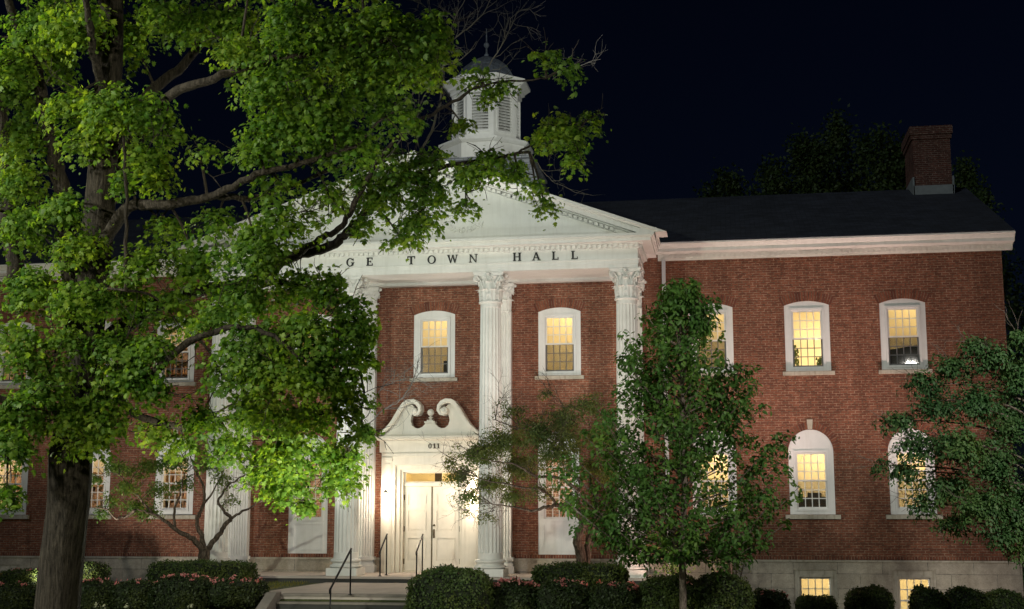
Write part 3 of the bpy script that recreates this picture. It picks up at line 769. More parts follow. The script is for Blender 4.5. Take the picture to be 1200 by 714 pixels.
# pediment
ZA, ZE, XE = 12.17, 9.602, 7.0
SL = (ZA-ZE)/XE
pd = MB(); pd.prism([(-6.6, 9.601), (6.6, 9.601), (0, 12.0)], -2.33, -2.1)
ped = pd.build('pediment', m_white, hall)
rk = MB()
def chev(t0, t1, y0, y1=-2.05):
    zb = 9.603
    rk.prism([(-XE+t0/SL, zb), (0, ZA-t0), (XE-t0/SL, zb), (XE-t1/SL, zb), (0, ZA-t1), (-XE+t1/SL, zb)], y0, y1)
chev(-0.13, -0.055, -2.90); chev(-0.054, 0.0, -2.84); chev(0.001, 0.15, -2.76); chev(0.151, 0.18, -2.55); chev(0.181, 0.29, -2.40)
rk.build('raking_cornice', m_white, ped)
dn = MB(); zf = lambda x: -SL*abs(x)
dn.prism(comb(-5.85, 5.85, ZA-0.285, ZA-0.195, 0.10, 0.15, zf) + [(5.85, ZA-0.203+zf(5.85)), (5.85, ZA-0.195+zf(5.85)), (0, ZA-0.195), (-5.85, ZA-0.195+zf(5.85)), (-5.85, ZA-0.203+zf(5.85))], -2.52, -2.402)
dn.build('dentil_band', m_white, ped)
# low relief on the pediment: a striped shield over a garland
rl = MB(); sh = [(-0.36, 0.42), (-0.30, 0.36), (-0.36, -0.05), (-0.28, -0.25), (0, -0.40), (0.28, -0.25), (0.36, -0.05), (0.30, 0.36), (0.36, 0.42), (0.18, 0.38), (0, 0.44), (-0.18, 0.38)]
sc0 = atY(499, 236, -2.34)
rl.prism([(sc0.x+x, sc0.z+z) for x, z in sh], -2.352, -2.325)
for i in range(5): x = -0.24+0.12*i; rl.box(sc0.x+x-0.025, sc0.x+x+0.025, -2.372, -2.3525, sc0.z-0.22, sc0.z+0.14)
rl.box(sc0.x-0.31, sc0.x+0.31, -2.375, -2.3525, sc0.z+0.17, sc0.z+0.20)
for sx in (-1, 1):
    gp_ = polyline([Vector((sc0.x+sx*x, -2.335, sc0.z+z)) for x, z in ((0.30, -0.30), (0.42, -0.55), (0.70, -0.80), (1.05, -0.92), (1.40, -0.86), (1.70, -0.76))], 5)
    rl.tube(gp_, 0.025, 6)
    for i, q in enumerate(gp_):
        for k in (-1, 1):
            e = Vector((q.x+0.05*math.cos(i*1.3), -2.345, q.z+k*0.055)); rl.tube([q, e, e+Vector((0.03*k, -0.005, 0.04*k))], [0.014, 0.022, 0.006], 5)
rl.build('relief', m_white, ped)
pr2 = MB()
pr2.prism([(-7.05, 9.70), (0, 12.31), (7.05, 9.70), (6.9, 9.605), (0, 12.15), (-6.9, 9.605)], -2.72, 6.0)
pr2.build('portico_roof', m_roof, hall)

# lettering on the frieze
def stroke(mb, pts, y0, y1): mb.prism(pts, y0, y1)
def letter_polys(c):
    T, t = 0.20, 0.09           # thick and thin strokes
    B = lambda x0, x1, z0, z1: [(x0, z0), (x1, z0), (x1, z1), (x0, z1)]
    if c == 'T': return [B(.36,.56,0,1), B(0,.92,.89,1.001), B(0,.08,.70,.888), B(.84,.92,.70,.888), B(.24,.68,0-.001,.07)]
    if c == 'E': return [B(.08,.28,0,1), B(.0,.72,.9,1.001), B(.64,.72,.74,.899), B(0,.76,-.001,.1), B(.68,.76,.101,.27), B(.281,.55,.46,.55), B(.47,.55,.38,.459), B(.47,.55,.551,.63)]
    if c == 'L': return [B(.08,.28,0,1), B(0,.4,.93,1.001), B(0,.74,-.001,.1), B(.66,.74,.101,.30)]
    if c == 'H': return [B(.08,.28,0,1), B(.68,.88,0,1), B(.281,.679,.46,.55), B(0,.36,.93,1.001), B(.6,.96,.93,1.001), B(0,.36,-.001,.07), B(.6,.96,-.001,.07)]
    if c == 'N': return [B(.1,.19,0,1), B(.79,.88,0,1), [(.02,1),(.25,1),(.88,.0),(.75,.0)], B(0,.32,-.001,.07), B(.66,1.0,.93,1.001)]
    if c == 'A': return [[(.40,1),(.52,1),(.17,0),(.08,0)], [(.38,.999),(.55,1.0),(.92,0),(.70,0)], B(.22,.72,.28,.36), B(0,.30,-.001,.06), B(.62,1.0,-.001,.06)]
    if c == 'W': return [[(.05,1),(.27,1),(.48,0),(.38,0)], [(.38,0),(.47,0),(.70,1),(.62,1)], [(.56,.99),(.78,1),(.98,0),(.88,0)], [(.88,0),(.97,0),(1.20,1),(1.12,1)], B(0,.34,.94,1.001), B(1.02,1.28,.94,1.001)]
    if c in 'OG0':
        w_ = {'O': .5, 'G': .46, '0': .36}[c]; iw = w_ - (.2 if c != '0' else .19); n = 36
        a0, a1 = (0, 2*PI) if c != 'G' else (R(38), R(345))
        o = [(w_+w_*math.cos(a0+(a1-a0)*i/n), .5+.52*math.sin(a0+(a1-a0)*i/n)) for i in range(n+1)]
        q = [(w_+iw*math.cos(a0+(a1-a0)*i/n), .5+.43*math.sin(a0+(a1-a0)*i/n)) for i in range(n+1)]
        segs = [[o[i], o[i+1], q[i+1], q[i]] for i in range(n)]
        if c == 'G': segs += [B(.66,.86,.08,.42), B(.56,.96,.421,.48), B(.78,.86,.70,.95)]
        return segs
    if c == '1': return [B(.16,.42,0,1), B(0,.58,-.001,.1), B(0,.2,.80,.93)]
def write(c, xc, z0, h, y, parent, mat, name, wscale=1.0):
    m = MB(); ps = letter_polys(c)
    xs = [p[0] for q in ps for p in q]; mid = (min(xs)+max(xs))/2
    for i, q in enumerate(ps):
        m.prism([(xc+(x-mid)*h*wscale, z0+z*h) for x, z in q], y-0.03-0.0007*(i % 7), y-0.004)
    o_ = m.build(name, mat, parent); return o_
LT = [('G', 410.7, 308.0), ('E', 433.3, 307.7), ('T', 482.0, 306.6), ('O', 506.0, 305.6), ('W', 530.3, 304.8), ('N', 554.7, 303.9), ('H', 606.0, 302.6), ('A', 628.7, 301.8), ('L', 650.7, 301.2), ('L', 673.3, 300.5)]
for c, px, py in LT:
    p_ = atY(px, py, -2.36)
    write(c, p_.x, 8.955+0.026, 0.24, -2.36, ent, m_letter, 'letter', 1.06)

# ------------------------------------------------------------------ cupola
CX, CY = 0.31, 7.0
def octo(r, z, n=8, off=PI/8): return [(CX+r*math.cos(off+2*PI*k/n), CY+r*math.sin(off+2*PI*k/n), z) for k in range(n)]
k8 = 1/math.cos(PI/8)
cu = MB()
cu.rings([octo(1.52*k8, 13.3), octo(1.52*k8, 14.90), octo(1.58*k8, 14.92), octo(1.66*k8, 14.99), octo(1.66*k8, 15.07), octo(1.30*k8, 15.15), octo(1.30*k8, 15.22)])
# lantern: eight corner posts, rails above and below the louvres
ap = 1.20; fwid = 2*ap*math.tan(PI/8); lw = 0.30
for k in range(8):
    a = -PI/2+k*PI/4
    Mx = Matrix.Translation((CX, CY, 0)) @ Matrix.Rotation(a+PI/2, 4, 'Z')
    q = MB(); e = fwid/2
    q.prism([(-e, 15.21), (e, 15.21), (e, 17.15), (-e, 17.15)], -ap, -ap+0.12, [[(-lw, 15.42), (lw, 15.42), (lw, 16.86), (-lw, 16.86)]])
    q.prism([(-lw-.07, 15.36), (lw+.07, 15.36), (lw+.07, 16.92), (-lw-.07, 16.92)], -ap-0.03, -ap-0.001, [[(-lw, 15.42), (lw, 15.42), (lw, 16.86), (-lw, 16.86)]])
    q.xform(Mx); cu.v and cu.add(q.v, q.f)
cu.rings([octo(1.22*k8, 16.95), octo(1.26*k8, 16.96), octo(1.26*k8, 17.10), octo(1.36*k8, 17.14), octo(1.36*k8, 17.20), octo(1.52*k8, 17.33), octo(1.56*k8, 17.35), octo(1.56*k8, 17.45), octo(1.0*k8, 17.55)])
cup = cu.build('cupola', m_white, hall)
for k in range(8):
    a = -PI/2+k*PI/4
    Mx = Matrix.Translation((CX, CY, 0)) @ Matrix.Rotation(a+PI/2, 4, 'Z')
    q = MB(); n = 13
    for i in range(n):
        z = 15.43+(1.42)*i/n
        q.add([(-lw, -ap+0.015, z), (lw, -ap+0.015, z), (lw, -ap+0.10, z+0.085), (-lw, -ap+0.10, z+0.085), (-lw, -ap+0.015, z+0.016), (lw, -ap+0.015, z+0.016), (lw, -ap+0.10, z+0.101), (-lw, -ap+0.10, z+0.101)],
              [(0,1,2,3),(4,5,6,7),(0,1,5,4),(2,3,7,6),(1,2,6,5),(0,3,7,4)])
    q.xform(Mx); q.build('louver', m_white, cup)
dm = MB()
dm.rings([octo(r*k8, z) for r, z in ((1.16, 17.51), (1.08, 17.66), (0.96, 17.90), (0.78, 18.15), (0.52, 18.38), (0.24, 18.54), (0.08, 18.62))])
dm.build('dome', m_dome, cup)
fi = MB(); fi.lathe([(0.07, 18.58), (0.09, 18.68), (0.04, 18.74), (0.03, 18.93), (0.10, 19.03), (0.10, 19.10), (0.03, 19.18), (0.012, 19.7)], (CX, CY, 0), 12)

fi.build('finial', m_dome, cup)
pl = MB()
sq = lambda h, z: [(CX-h, CY-h, z), (CX+h, CY-h, z), (CX+h, CY+h, z), (CX-h, CY+h, z)]
pl.rings([sq(2.55, 11.6), sq(2.30, 13.2), sq(2.06, 13.85), sq(1.92, 13.86), sq(1.90, 14.10), sq(2.0, 14.12), sq(2.0, 14.22), sq(1.5, 14.30)])
pl.build('cupola_base', m_plinth, hall)

# ------------------------------------------------------------------ entrance
sr = MB()
sr.prism([(-1.55, -0.049), (-1.12, -0.049), (-1.12, 3.17), (1.07, 3.17), (1.07, -0.049), (1.53, -0.049), (1.53, 3.56), (-1.55, 3.56)], -0.30, -0.01)
for x0, x1 in ((-1.50, -1.22), (1.17, 1.48)):
    sr.box(x0, x1, -0.335, -0.301, 0.18, 3.30); sr.box(x0+0.05, x1-0.05, -0.35, -0.336, 0.26, 3.2); sr.box(x0-0.04, x1+0.03, -0.36, -0.3015, -0.048, 0.175)
    sr.box(x0-0.03, x1+0.02, -0.365, -0.3012, 3.302, 3.40)
sr.box(-1.52, 1.50, -0.345, -0.3015, 3.43, 3.52)
sur = sr.build('door_surround', m_cream, hall)
s2 = MB()
s2.prism([(-1.119, -0.049), (-0.99, -0.049), (-0.99, 3.04), (0.94, 3.04), (0.94, -0.049), (1.069, -0.049), (1.069, 3.169), (-1.119, 3.169)], -0.20, -0.01)
s2.prism([(-0.989, -0.049), (-0.915, -0.049), (-0.915, 2.965), (0.865, 2.965), (0.865, -0.049), (0.939, -0.049), (0.939, 3.039), (-0.989, 3.039)], -0.12, 0.16)
s2.box(-0.915, 0.865, -0.02, 0.16, 2.535, 2.64); s2.box(-0.915, 0.865, -0.06, 0.2, -0.0495, -0.012)
s2.build('architrave', m_cream, sur)
s3 = MB()
s3.box(-1.60, 1.58, -0.36, -0.011, 3.561, 3.90); s3.box(-1.63, 1.61, -0.40, -0.011, 3.901, 3.935)
s3.box(-1.72, 1.70, -0.60, -0.011, 3.936, 3.985); s3.box(-1.76, 1.74, -0.65, -0.011, 3.986, 4.03)
s3.build('entablature', m_cream, sur)
# swan-neck pediment, traced in plan and given its own depth
zc = lambda x, y: ((x-465)/272.0-0.01, 4.031+(370-y)/272.0)
outer = [(62,368),(90,345),(130,312),(165,268),(195,215),(222,165),(250,125),(285,104),(315,110),(332,128),(335,150),(318,172),(308,200),(300,240),(312,280),(340,303),(372,305),(400,292),(418,275),(424,262),(465,262)]
mirror = [(930-x, y) for x, y in outer[:-1]][::-1]
ty_ = MB(); ty_.prism([zc(*p_) for p_ in outer+mirror], -0.44, -0.20)
typ = ty_.build('swan_neck_pediment', m_cream, sur)
for sgn in (1, -1):
    sc2 = MB()
    path = [(45,352),(90,322),(130,285),(165,240),(195,190),(222,145),(250,108),(285,85),(325,82),(360,97),(382,125),(386,158),(370,186),(342,192),(320,176),(318,152),(335,140),(350,150)]
    if sgn < 0: path = [(930-x, y) for x, y in path]
    P3 = [zc(*q) for q in path]; rr = [0.04, 0.05, 0.058, 0.062, 0.064, 0.066, 0.068, 0.07, 0.07, 0.066, 0.06, 0.055, 0.05, 0.045, 0.042, 0.04, 0.036, 0.03]
    for off, yy0, yy1 in ((1.0, -0.62, -0.21), (0.62, -0.66, -0.621)):
        L = []; Q = []
        for i, (x, z) in enumerate(P3):
            a = Vector((P3[min(i+1, len(P3)-1)][0]-P3[max(i-1, 0)][0], P3[min(i+1, len(P3)-1)][1]-P3[max(i-1, 0)][1])).normalized()
            nx_, nz_ = -a.y, a.x; L.append((x+nx_*rr[i]*off, z+nz_*rr[i]*off)); Q.append((x-nx_*rr[i]*off, z-nz_*rr[i]*off))
        for i in range(len(L)-1):
            sc2.add([(L[i][0], yy0, L[i][1]), (L[i+1][0], yy0, L[i+1][1]), (Q[i+1][0], yy0, Q[i+1][1]), (Q[i][0], yy0, Q[i][1]),
                     (L[i][0], yy1, L[i][1]), (L[i+1][0], yy1, L[i+1][1]), (Q[i+1][0], yy1, Q[i+1][1]), (Q[i][0], yy1, Q[i][1])], [(0,1,2,3),(4,5,6,7),(0,1,5,4),(3,2,6,7)])
    ec = zc(345 if sgn > 0 else 585, 163)
    q = MB(); q.lathe([(0.0, 0.33), (0.05, 0.33), (0.085, 0.30), (0.09, 0.2), (0.09, 0.0)], (0, 0, 0), 20); q.xform(Matrix.Translation((ec[0], -0.36, ec[1])) @ Matrix.Rotation(PI/2, 4, 'X')); sc2.add(q.v, q.f)
    sc2.build('scroll', m_cream, typ)
ur = MB(); uz = zc(465, 262); ur.box(uz[0]-0.165, uz[0]+0.165, -0.52, -0.2, uz[1]+0.001, uz[1]+0.05); ur.box(uz[0]-0.10, uz[0]+0.10, -0.46, -0.26, uz[1]+0.051, uz[1]+0.10)
ur.lathe([(0.05, 0.10), (0.035, 0.14), (0.075, 0.16), (0.08, 0.18), (0.035, 0.205), (0.03, 0.225), (0.07, 0.245), (0.103, 0.29), (0.106, 0.335), (0.09, 0.385), (0.05, 0.42), (0.0, 0.432)], (uz[0], -0.36, uz[1]), 20)
ur.build('urn', m_cream, typ)
for i, c in enumerate('011'):
    write(c, (-0.02, 0.12, 0.24)[i], 3.665, 0.145, -0.36, sur, m_number, 'numeral', 1.0)
# double door
def leafdoor(x0, x1, hinge):
    m = MB(); e = 0.13
    rows = [(2.31, 1.97), (1.80, 1.18), (0.97, 0.30)]
    hs = [[(x0+e, b), (x1-e, b), (x1-e, a), (x0+e, a)] for a, b in rows]
    m.prism([(x0, 0.0), (x1, 0.0), (x1, 2.525), (x0, 2.525)], 0.02, 0.07, hs)
    for a, b in rows:
        m.box(x0+e, x1-e, 0.045, 0.065, b, a); m.box(x0+e+0.05, x1-e-0.05, 0.030, 0.0449, b+0.05, a-0.05)
    dr = m.build('door', m_door, hall)
    h = MB()
    for z in (0.28, 1.25, 2.2): h.box(hinge-0.018, hinge+0.018, 0.0, 0.0195, z-0.08, z+0.08)
    h.build('hinge', m_brass, dr); return dr
d1 = leafdoor(-0.905, -0.045, -0.895); d2 = leafdoor(-0.018, 0.855, 0.845)
h = MB(); h.lathe([(0.0, 0.04), (0.03, 0.035), (0.035, 0.0)], (0, 0, 0), 12); h.xform(Matrix.Translation((0.035, 0.02, 1.36)) @ Matrix.Rotation(PI/2, 4, 'X'))
h.box(0.012, 0.058, 0.0, 0.0195, 0.98, 1.24); h.tube([(0.035, -0.002, 1.02), (0.035, -0.05, 1.04), (0.035, -0.055, 1.15), (0.035, -0.002, 1.19)], 0.012, 8)
h.build('handle', m_brass, d2)
ast = MB(); ast.box(-0.05, -0.013, 0.008, 0.0195, 0.0, 2.52); ast.build('astragal', m_brass, d2)
tr = MB(); tr.add([(-0.91, 0.05, 2.64), (0.86, 0.05, 2.64), (0.86, 0.05, 2.965), (-0.91, 0.05, 2.965)], [(0, 1, 2, 3)])
tran = tr.build('transom', m_glass, hall, fixn=False)
tf = MB(); tf.prism([(-0.91, 2.641), (0.86, 2.641), (0.86, 2.9645), (-0.91, 2.9645)], 0.02, 0.06, [[(-0.86, 2.675), (0.81, 2.675), (0.81, 2.93), (-0.86, 2.93)]]); tf.build('transom_frame', m_cream, tran)
rm_ = room_mesh(1.4, 0.0, 3.6, 3.0); rm_.build('room', m_interior, tran, fixn=False)
tb = MB(); tb.box(-0.06, 0.16, 0.5, 0.62, 2.3, 3.3)
tb.build('hanging_fixture', m_furn, tran); point('room_light', (0.5, 1.2, 3.1), 170, (1.0, 0.76, 0.36), 0.15)
kp = MB(); kp.box(1.01, 1.06, -0.30, -0.2, 0.1, 0.4)
# lamps beside the door
for i, (x, lab) in enumerate(((-1.36, 'lit wall lamp left of the white double door'), (1.325, 'lit wall lamp right of the white double door, behind the leafy twigs'))):
    L_ = empty('wall_lamp', (x, -0.35, 2.15), lab, 'wall lamp', 'lamps beside the entrance')
    m = MB(); m.box(x-0.06, x+0.06, -0.37, -0.352, 2.0, 2.3); m.tube([(x, -0.36, 2.2), (x, -0.42, 2.25), (x, -0.47, 2.38)], 0.012, 6)
    m.build('bracket', m_metal, L_, origin=(x, -0.35, 2.15))
    m = MB(); m.lathe([(0.035, 2.02), (0.06, 2.03), (0.07, 2.30), (0.05, 2.32)], (x, -0.47, 0), 14); m.build('lamp_glass', m_lamp, L_, origin=(x, -0.35, 2.15))
    m = MB(); m.lathe([(0.085, 2.322), (0.08, 2.34), (0.03, 2.40), (0.012, 2.44)], (x, -0.47, 0), 14); m.lathe([(0.012, 1.97), (0.045, 1.99), (0.05, 2.018)], (x, -0.47, 0), 14); m.build('cap', m_metal, L_, origin=(x, -0.35, 2.15))
    point('wall_lamp_fill', (x, -0.90, 2.2), 62, (1.0, 0.81, 0.62), 0.08)  # extra fill for the door, hanging free in front of the lamp
    for z_ in (1.9, 2.55): point('wall_lamp_fill', (x, -0.50, z_), 13, (1.0, 0.82, 0.60), 0.03)  # extra points above and below the glass for a tall glow on the pilaster

# ------------------------------------------------------------------ handrails
def handrail(x, pA, pB, label):
    # pA, pB: (y, z_foot, z_top) of the front and the back post
    c = empty('handrail', (x, pB[0], pB[1]), label, 'handrail', 'black iron handrails of the entrance')
    og = (x, pB[0], pB[1])
    for p_ in (pA, pB):
        m = MB(); m.tube([(x, p_[0], p_[1]), (x, p_[0], p_[2])], 0.021, 8); m.lathe([(0.05, 0), (0.05, 0.015), (0.02, 0.02)], (x, p_[0], p_[1]), 10); m.build('post', m_metal, c, True, og)
    m = MB(); d_ = Vector((0, pB[0]-pA[0], pB[2]-pA[2])).normalized()
    m.tube([Vector((x, pA[0], pA[2]))-d_*0.05-Vector((0, 0, 0.09)), Vector((x, pA[0], pA[2]))-d_*0.07, Vector((x, pA[0], pA[2])), Vector((x, pB[0], pB[2])), Vector((x, pB[0], pB[2]))+d_*0.04], 0.026, 8); m.build('rail', m_metal, c, True, og)
handrail(-0.17, (-9.75, -1.0, 0.02), (-8.15, -0.215, 0.86), 'black iron handrail standing on the front steps of the path')
handrail(-0.97, (-2.45, -0.05, 0.66), (-1.75, -0.05, 1.10), 'black iron handrail on the porch, left of the white double door')
handrail(0.10, (-2.45, -0.05, 0.66), (-1.75, -0.05, 1.10), 'black iron handrail on the porch in front of the white double door')
# ------------------------------------------------------------------ foliage helpers
def norm_rows(a): return a/np.maximum(1e-9, np.linalg.norm(a, axis=1))[:, None]
T_MAPLE = (np.array([(0,-.45,0),(-.28,-.38,-.02),(-.52,-.12,-.10),(-.26,0.0,.02),(-.38,.30,-.08),(-.14,.20,.03),(0,.58,-.12),(.14,.20,.03),(.38,.30,-.08),(.26,0.0,.02),(.52,-.12,-.10),(.28,-.38,-.02),(0,-.05,.05)]),
           [(12,i,(i+1) % 12) for i in range(12)])
T_OVAL = (np.array([(0,-.5,0),(-.26,-.1,.06),(0,.05,-.02),(.26,-.1,.06),(-.2,.25,.03),(.2,.25,.03),(0,.55,-.08)]), [(0,2,1),(0,3,2),(1,2,4),(2,3,5),(2,6,4),(2,5,6)])
T_DIAM = (np.array([(0,-.5,0),(-.28,0,.05),(.28,0,.05),(0,.5,-.03)]), [(0,2,1),(1,2,3)])
def leaves(name, mat, pos, nrm, size, tmpl, parent=None, origin=None, droop=None):
    pos = np.asarray(pos, float); n = len(pos); nrm = norm_rows(np.asarray(nrm, float))
    o_ = np.array(origin if origin is not None else (0, 0, 0), float)
    rnd = nr.normal(size=(n, 3))
    if droop is not None: rnd = rnd*0.55 + np.asarray(droop)
    t = rnd - nrm*np.sum(rnd*nrm, axis=1)[:, None]; t = norm_rows(t); b = np.cross(t, nrm)
    V, F = tmpl; k = len(V); sz = np.asarray(size)*np.ones(n)
    P = pos[:, None, :] + sz[:, None, None]*(V[None, :, 0:1]*b[:, None, :] + V[None, :, 1:2]*t[:, None, :] + V[None, :, 2:3]*nrm[:, None, :]) - o_
    F = np.asarray(F); faces = (F[None] + (np.arange(n)*k)[:, None, None]).reshape(-1, 3)
    me = bpy.data.meshes.new(name)
    me.vertices.add(n*k); me.vertices.foreach_set('co', P.reshape(-1).astype(np.float32))
    nf = len(faces); me.loops.add(nf*3); me.loops.foreach_set('vertex_index', faces.reshape(-1).astype(np.int32))
    me.polygons.add(nf); me.polygons.foreach_set('loop_start', np.arange(0, nf*3, 3, dtype=np.int32)); me.polygons.foreach_set('loop_total', np.full(nf, 3, dtype=np.int32))
    me.update(calc_edges=True); me.materials.append(mat)
    ob = bpy.data.objects.new(name, me); COL.objects.link(ob)
    if parent is not None: ob.parent = parent; ob.location = Vector(o_)-world_of(parent)
    else: ob.location = o_
    return ob
def rnd_unit(n):
    return norm_rows(nr.normal(size=(n, 3)))
def spray(center, rad, n, tilt=None, flat=0.13, droop=0.55):
    # a flattish tuft of foliage whose rim hangs a little
    c = np.array(center); a = nr.random(n)*2*PI; r = rad*np.sqrt(nr.random(n))
    nz = np.array((0, 0, 1.0)) if tilt is None else np.array(tilt, float); nz = nz/np.linalg.norm(nz)
    e1 = np.cross(nz, (0.3, 1, 0.1)); e1 /= np.linalg.norm(e1); e2 = np.cross(nz, e1)
    h = flat*rad*nr.normal(size=n) - droop*r*r/rad
    p = c + e1*(np.cos(a)*r)[:, None] + e2*(np.sin(a)*r)[:, None] + nz*h[:, None]
    out = e1*np.cos(a)[:, None] + e2*np.sin(a)[:, None]
    nm = nz + out*(0.8*r/rad)[:, None] + 0.38*nr.normal(size=(n, 3))
    return p, nm, out*0.8 + np.array((0, 0, -0.7))
def clump(center, radii, density, tuft=0.32, per=20, shell=0.55):
    # tufts spread through an ellipsoid (world axes), more of them near its skin
    vol = radii[0]*radii[2]; nt_ = max(3, int(density*vol))
    P, N, D = [], [], []
    for i in range(nt_):
        u = rnd_unit(1)[0]; r = (shell + (1-shell)*nr.random())*(0.35+0.65*nr.random()**0.4)
        off = u*r*np.array(radii); c = np.array(center)+off
        tl = np.array((u[0]*0.55, u[1]*0.55-0.12, 0.85)) + 0.2*nr.normal(size=3)
        p, nm, d_ = spray(c, tuft*(0.7+0.6*nr.random()), per, tl)
        P.append(p); N.append(nm); D.append(d_)
    return P, N, D
def limb(mb, pts, r0, r1, n=8, sub=5, wig=0.0, jit=0.15):
    P = polyline(pts, sub, wig); m = len(P)-1
    mb.tube(P, [r0+(r1-r0)*(i/m)**0.8 for i in range(m+1)], n, jit); return P
def twigs(mb, p, d_, L, r, depth, spread=0.6, up_=0.1):
    p = Vector(p); d_ = Vector(d_).normalized(); k = 3
    pts = [p]; q = p.copy(); dd = d_.copy()
    for i in range(k):
        dd = (dd + Vector((rng.gauss(0, .18), rng.gauss(0, .18), rng.gauss(0, .18)+up_*0.3))).normalized(); q = q+dd*L/k; pts.append(q.copy())
    mb.tube(pts, [r*(1-0.45*i/k) for i in range(k+1)], 4)
    if depth > 0:
        for i in range(rng.choice((2, 3, 3))):
            b = pts[rng.choice((1, 2, 3))]; nd = (dd + Vector((rng.gauss(0, spread), rng.gauss(0, spread), rng.gauss(0, spread)))).normalized()
            twigs(mb, b, nd, L*(0.55+0.3*rng.random()), r*0.6, depth-1, spread, up_)

# ------------------------------------------------------------------ the broad maple
tb_ = atD(66, 714, 17.8); base = Vector((tb_.x-0.03, tb_.y, gz(tb_.x, tb_.y)))
maple = empty('maple_tree', base, 'broad maple with a thick furrowed trunk and spreading crown in front of the left wing', 'tree', 'trees in front of the town hall')
A = lambda px, py, dd=0.0: atD(px, py, 17.8+dd)
tm = MB()
tp = polyline([base+Vector((0, 0, -0.3)), base+Vector((0, 0, 0.4)), A(72, 660), A(80, 590), A(83, 530), A(90, 480), A(98, 420), A(106, 350), A(113, 280), A(119, 215), A(124, 140), A(129, 60), A(131, -30), A(140, -130), A(135, -240)], 5)
m_ = len(tp); rs_l = []
key = [(0, .34), (0.10, .285), (0.2, .265), (0.29, .285), (0.34, .23), (0.5, .22), (0.7, .185), (0.85, .15), (1, .05)]
for i in range(m_):
    t = i/(m_-1)
    for (a, ra), (b, rb) in zip(key, key[1:]):
        if a <= t <= b: rs_l.append(ra+(rb-ra)*(t-a)/(b-a)); break
NR = 28; rr = []
for i, p_ in enumerate(tp):
    rr.append([(p_.x+rs_l[i]*math.cos(2*PI*k/NR)*(1+0.045*math.sin(k*2.7+i*0.15)+0.03*math.sin(k*4.9-i*0.23)+0.025*(rng.random()-.5)), p_.y+rs_l[i]*math.sin(2*PI*k/NR)*(1+0.045*math.sin(k*2.7+i*0.15)+0.03*(rng.random()-.5)), p_.z) for k in range(NR)])
tm.rings(rr)
# a collar of old wood where the low limbs leave the trunk
trunk = tm.build('trunk', m_bark, maple, True, base)
LM = []      # limb points, for hanging the clumps
def L_(pts, r0, r1, n=8):
    m = MB(); P = limb(m, pts, r0, r1, n, 6, 0.012); m.build('limb', m_bark, maple, True, base); LM.extend(P); return P
L_([A(96, 440), A(84, 320, .2), A(72, 215, .3), A(60, 165, .2), A(45, 95, 0), A(25, 45, -.3), A(0, -20, -.6)], .17, .05)
L_([A(46, 100, 0), A(52, 50, .3), A(58, 0, .5), A(75, -80, .5)], .07, .03)
L_([A(110, 300), A(150, 245, -.5), A(200, 240, -.8), A(250, 229, -1.0), A(300, 205, -1.2), A(360, 190, -1.4), A(420, 170, -1.5)], .095, .025)
L_([A(250, 230, -1.0), A(300, 232, -.6), A(350, 215, -.2), A(410, 190, .2)], .05, .02)
L_([A(98, 425), A(150, 378, .4), A(212, 346, .8), A(290, 330, 1.2), A(345, 300, 1.4), A(388, 288, 1.5), A(410, 268, 1.5), A(440, 238, 1.5), A(470, 212, 1.4), A(525, 195, 1.3), A(580, 186, 1.2), A(620, 178, 1.1)], .13, .018, 10)
L_([A(345, 301, 1.4), A(370, 283, 1.2), A(398, 268, 1.2), A(415, 240, 1.0), A(445, 185, .8), A(480, 150, .7), A(530, 120, .6), A(575, 98, .5), A(640, 92, .4)], .06, .012)
L_([A(124, 240), A(150, 160, .5), A(175, 110, 1.0), A(215, 75, 1.4), A(260, 20, 1.8), A(300, -50, 2)], .12, .04)
L_([A(150, 200, .3), A(190, 120, -.8), A(240, 95, -1.2), A(300, 75, -1.4), A(370, 60, -1.5), A(440, 50, -1.5), A(500, 40, -1.5)], .08, .02)
L_([A(126, 120), A(110, 60, -.8), A(100, 0, -1.3), A(85, -90, -1.7)], .07, .03)
L_([A(92, 470), A(130, 462, -.6), A(175, 440, -1.0), A(230, 395, -1.4), A(300, 385, -1.6), A(350, 420, -1.7)], .09, .02)
L_([A(88, 500), A(50, 470, -.9), A(10, 470, -1.4), A(-40, 450, -1.8)], .09, .03)
L_([A(100, 410), A(140, 470, .6), A(200, 500, 1.2), A(270, 490, 1.8), A(340, 520, 2.2), A(400, 545, 2.3)], .08, .015)
L_([A(300, 330, 1.2), A(330, 330, .4), A(370, 350, 0), A(410, 390, -.2), A(425, 450, -.2), A(425, 500, -.1)], .04, .012)
L_([A(150, 290, -1.1), A(147, 340, -1.1), A(148, 250, -1.1), A(145, 160, -1.2)][1:], .028, .02)
L_([A(590, 186, 1.2), A(625, 168, 1.1), A(655, 150, 1.0), A(680, 150, .9)], .02, .008)
L_([A(20, 330, .8), A(0, 160, 1.0), A(-6, 60, 1.1)], .13, .11)
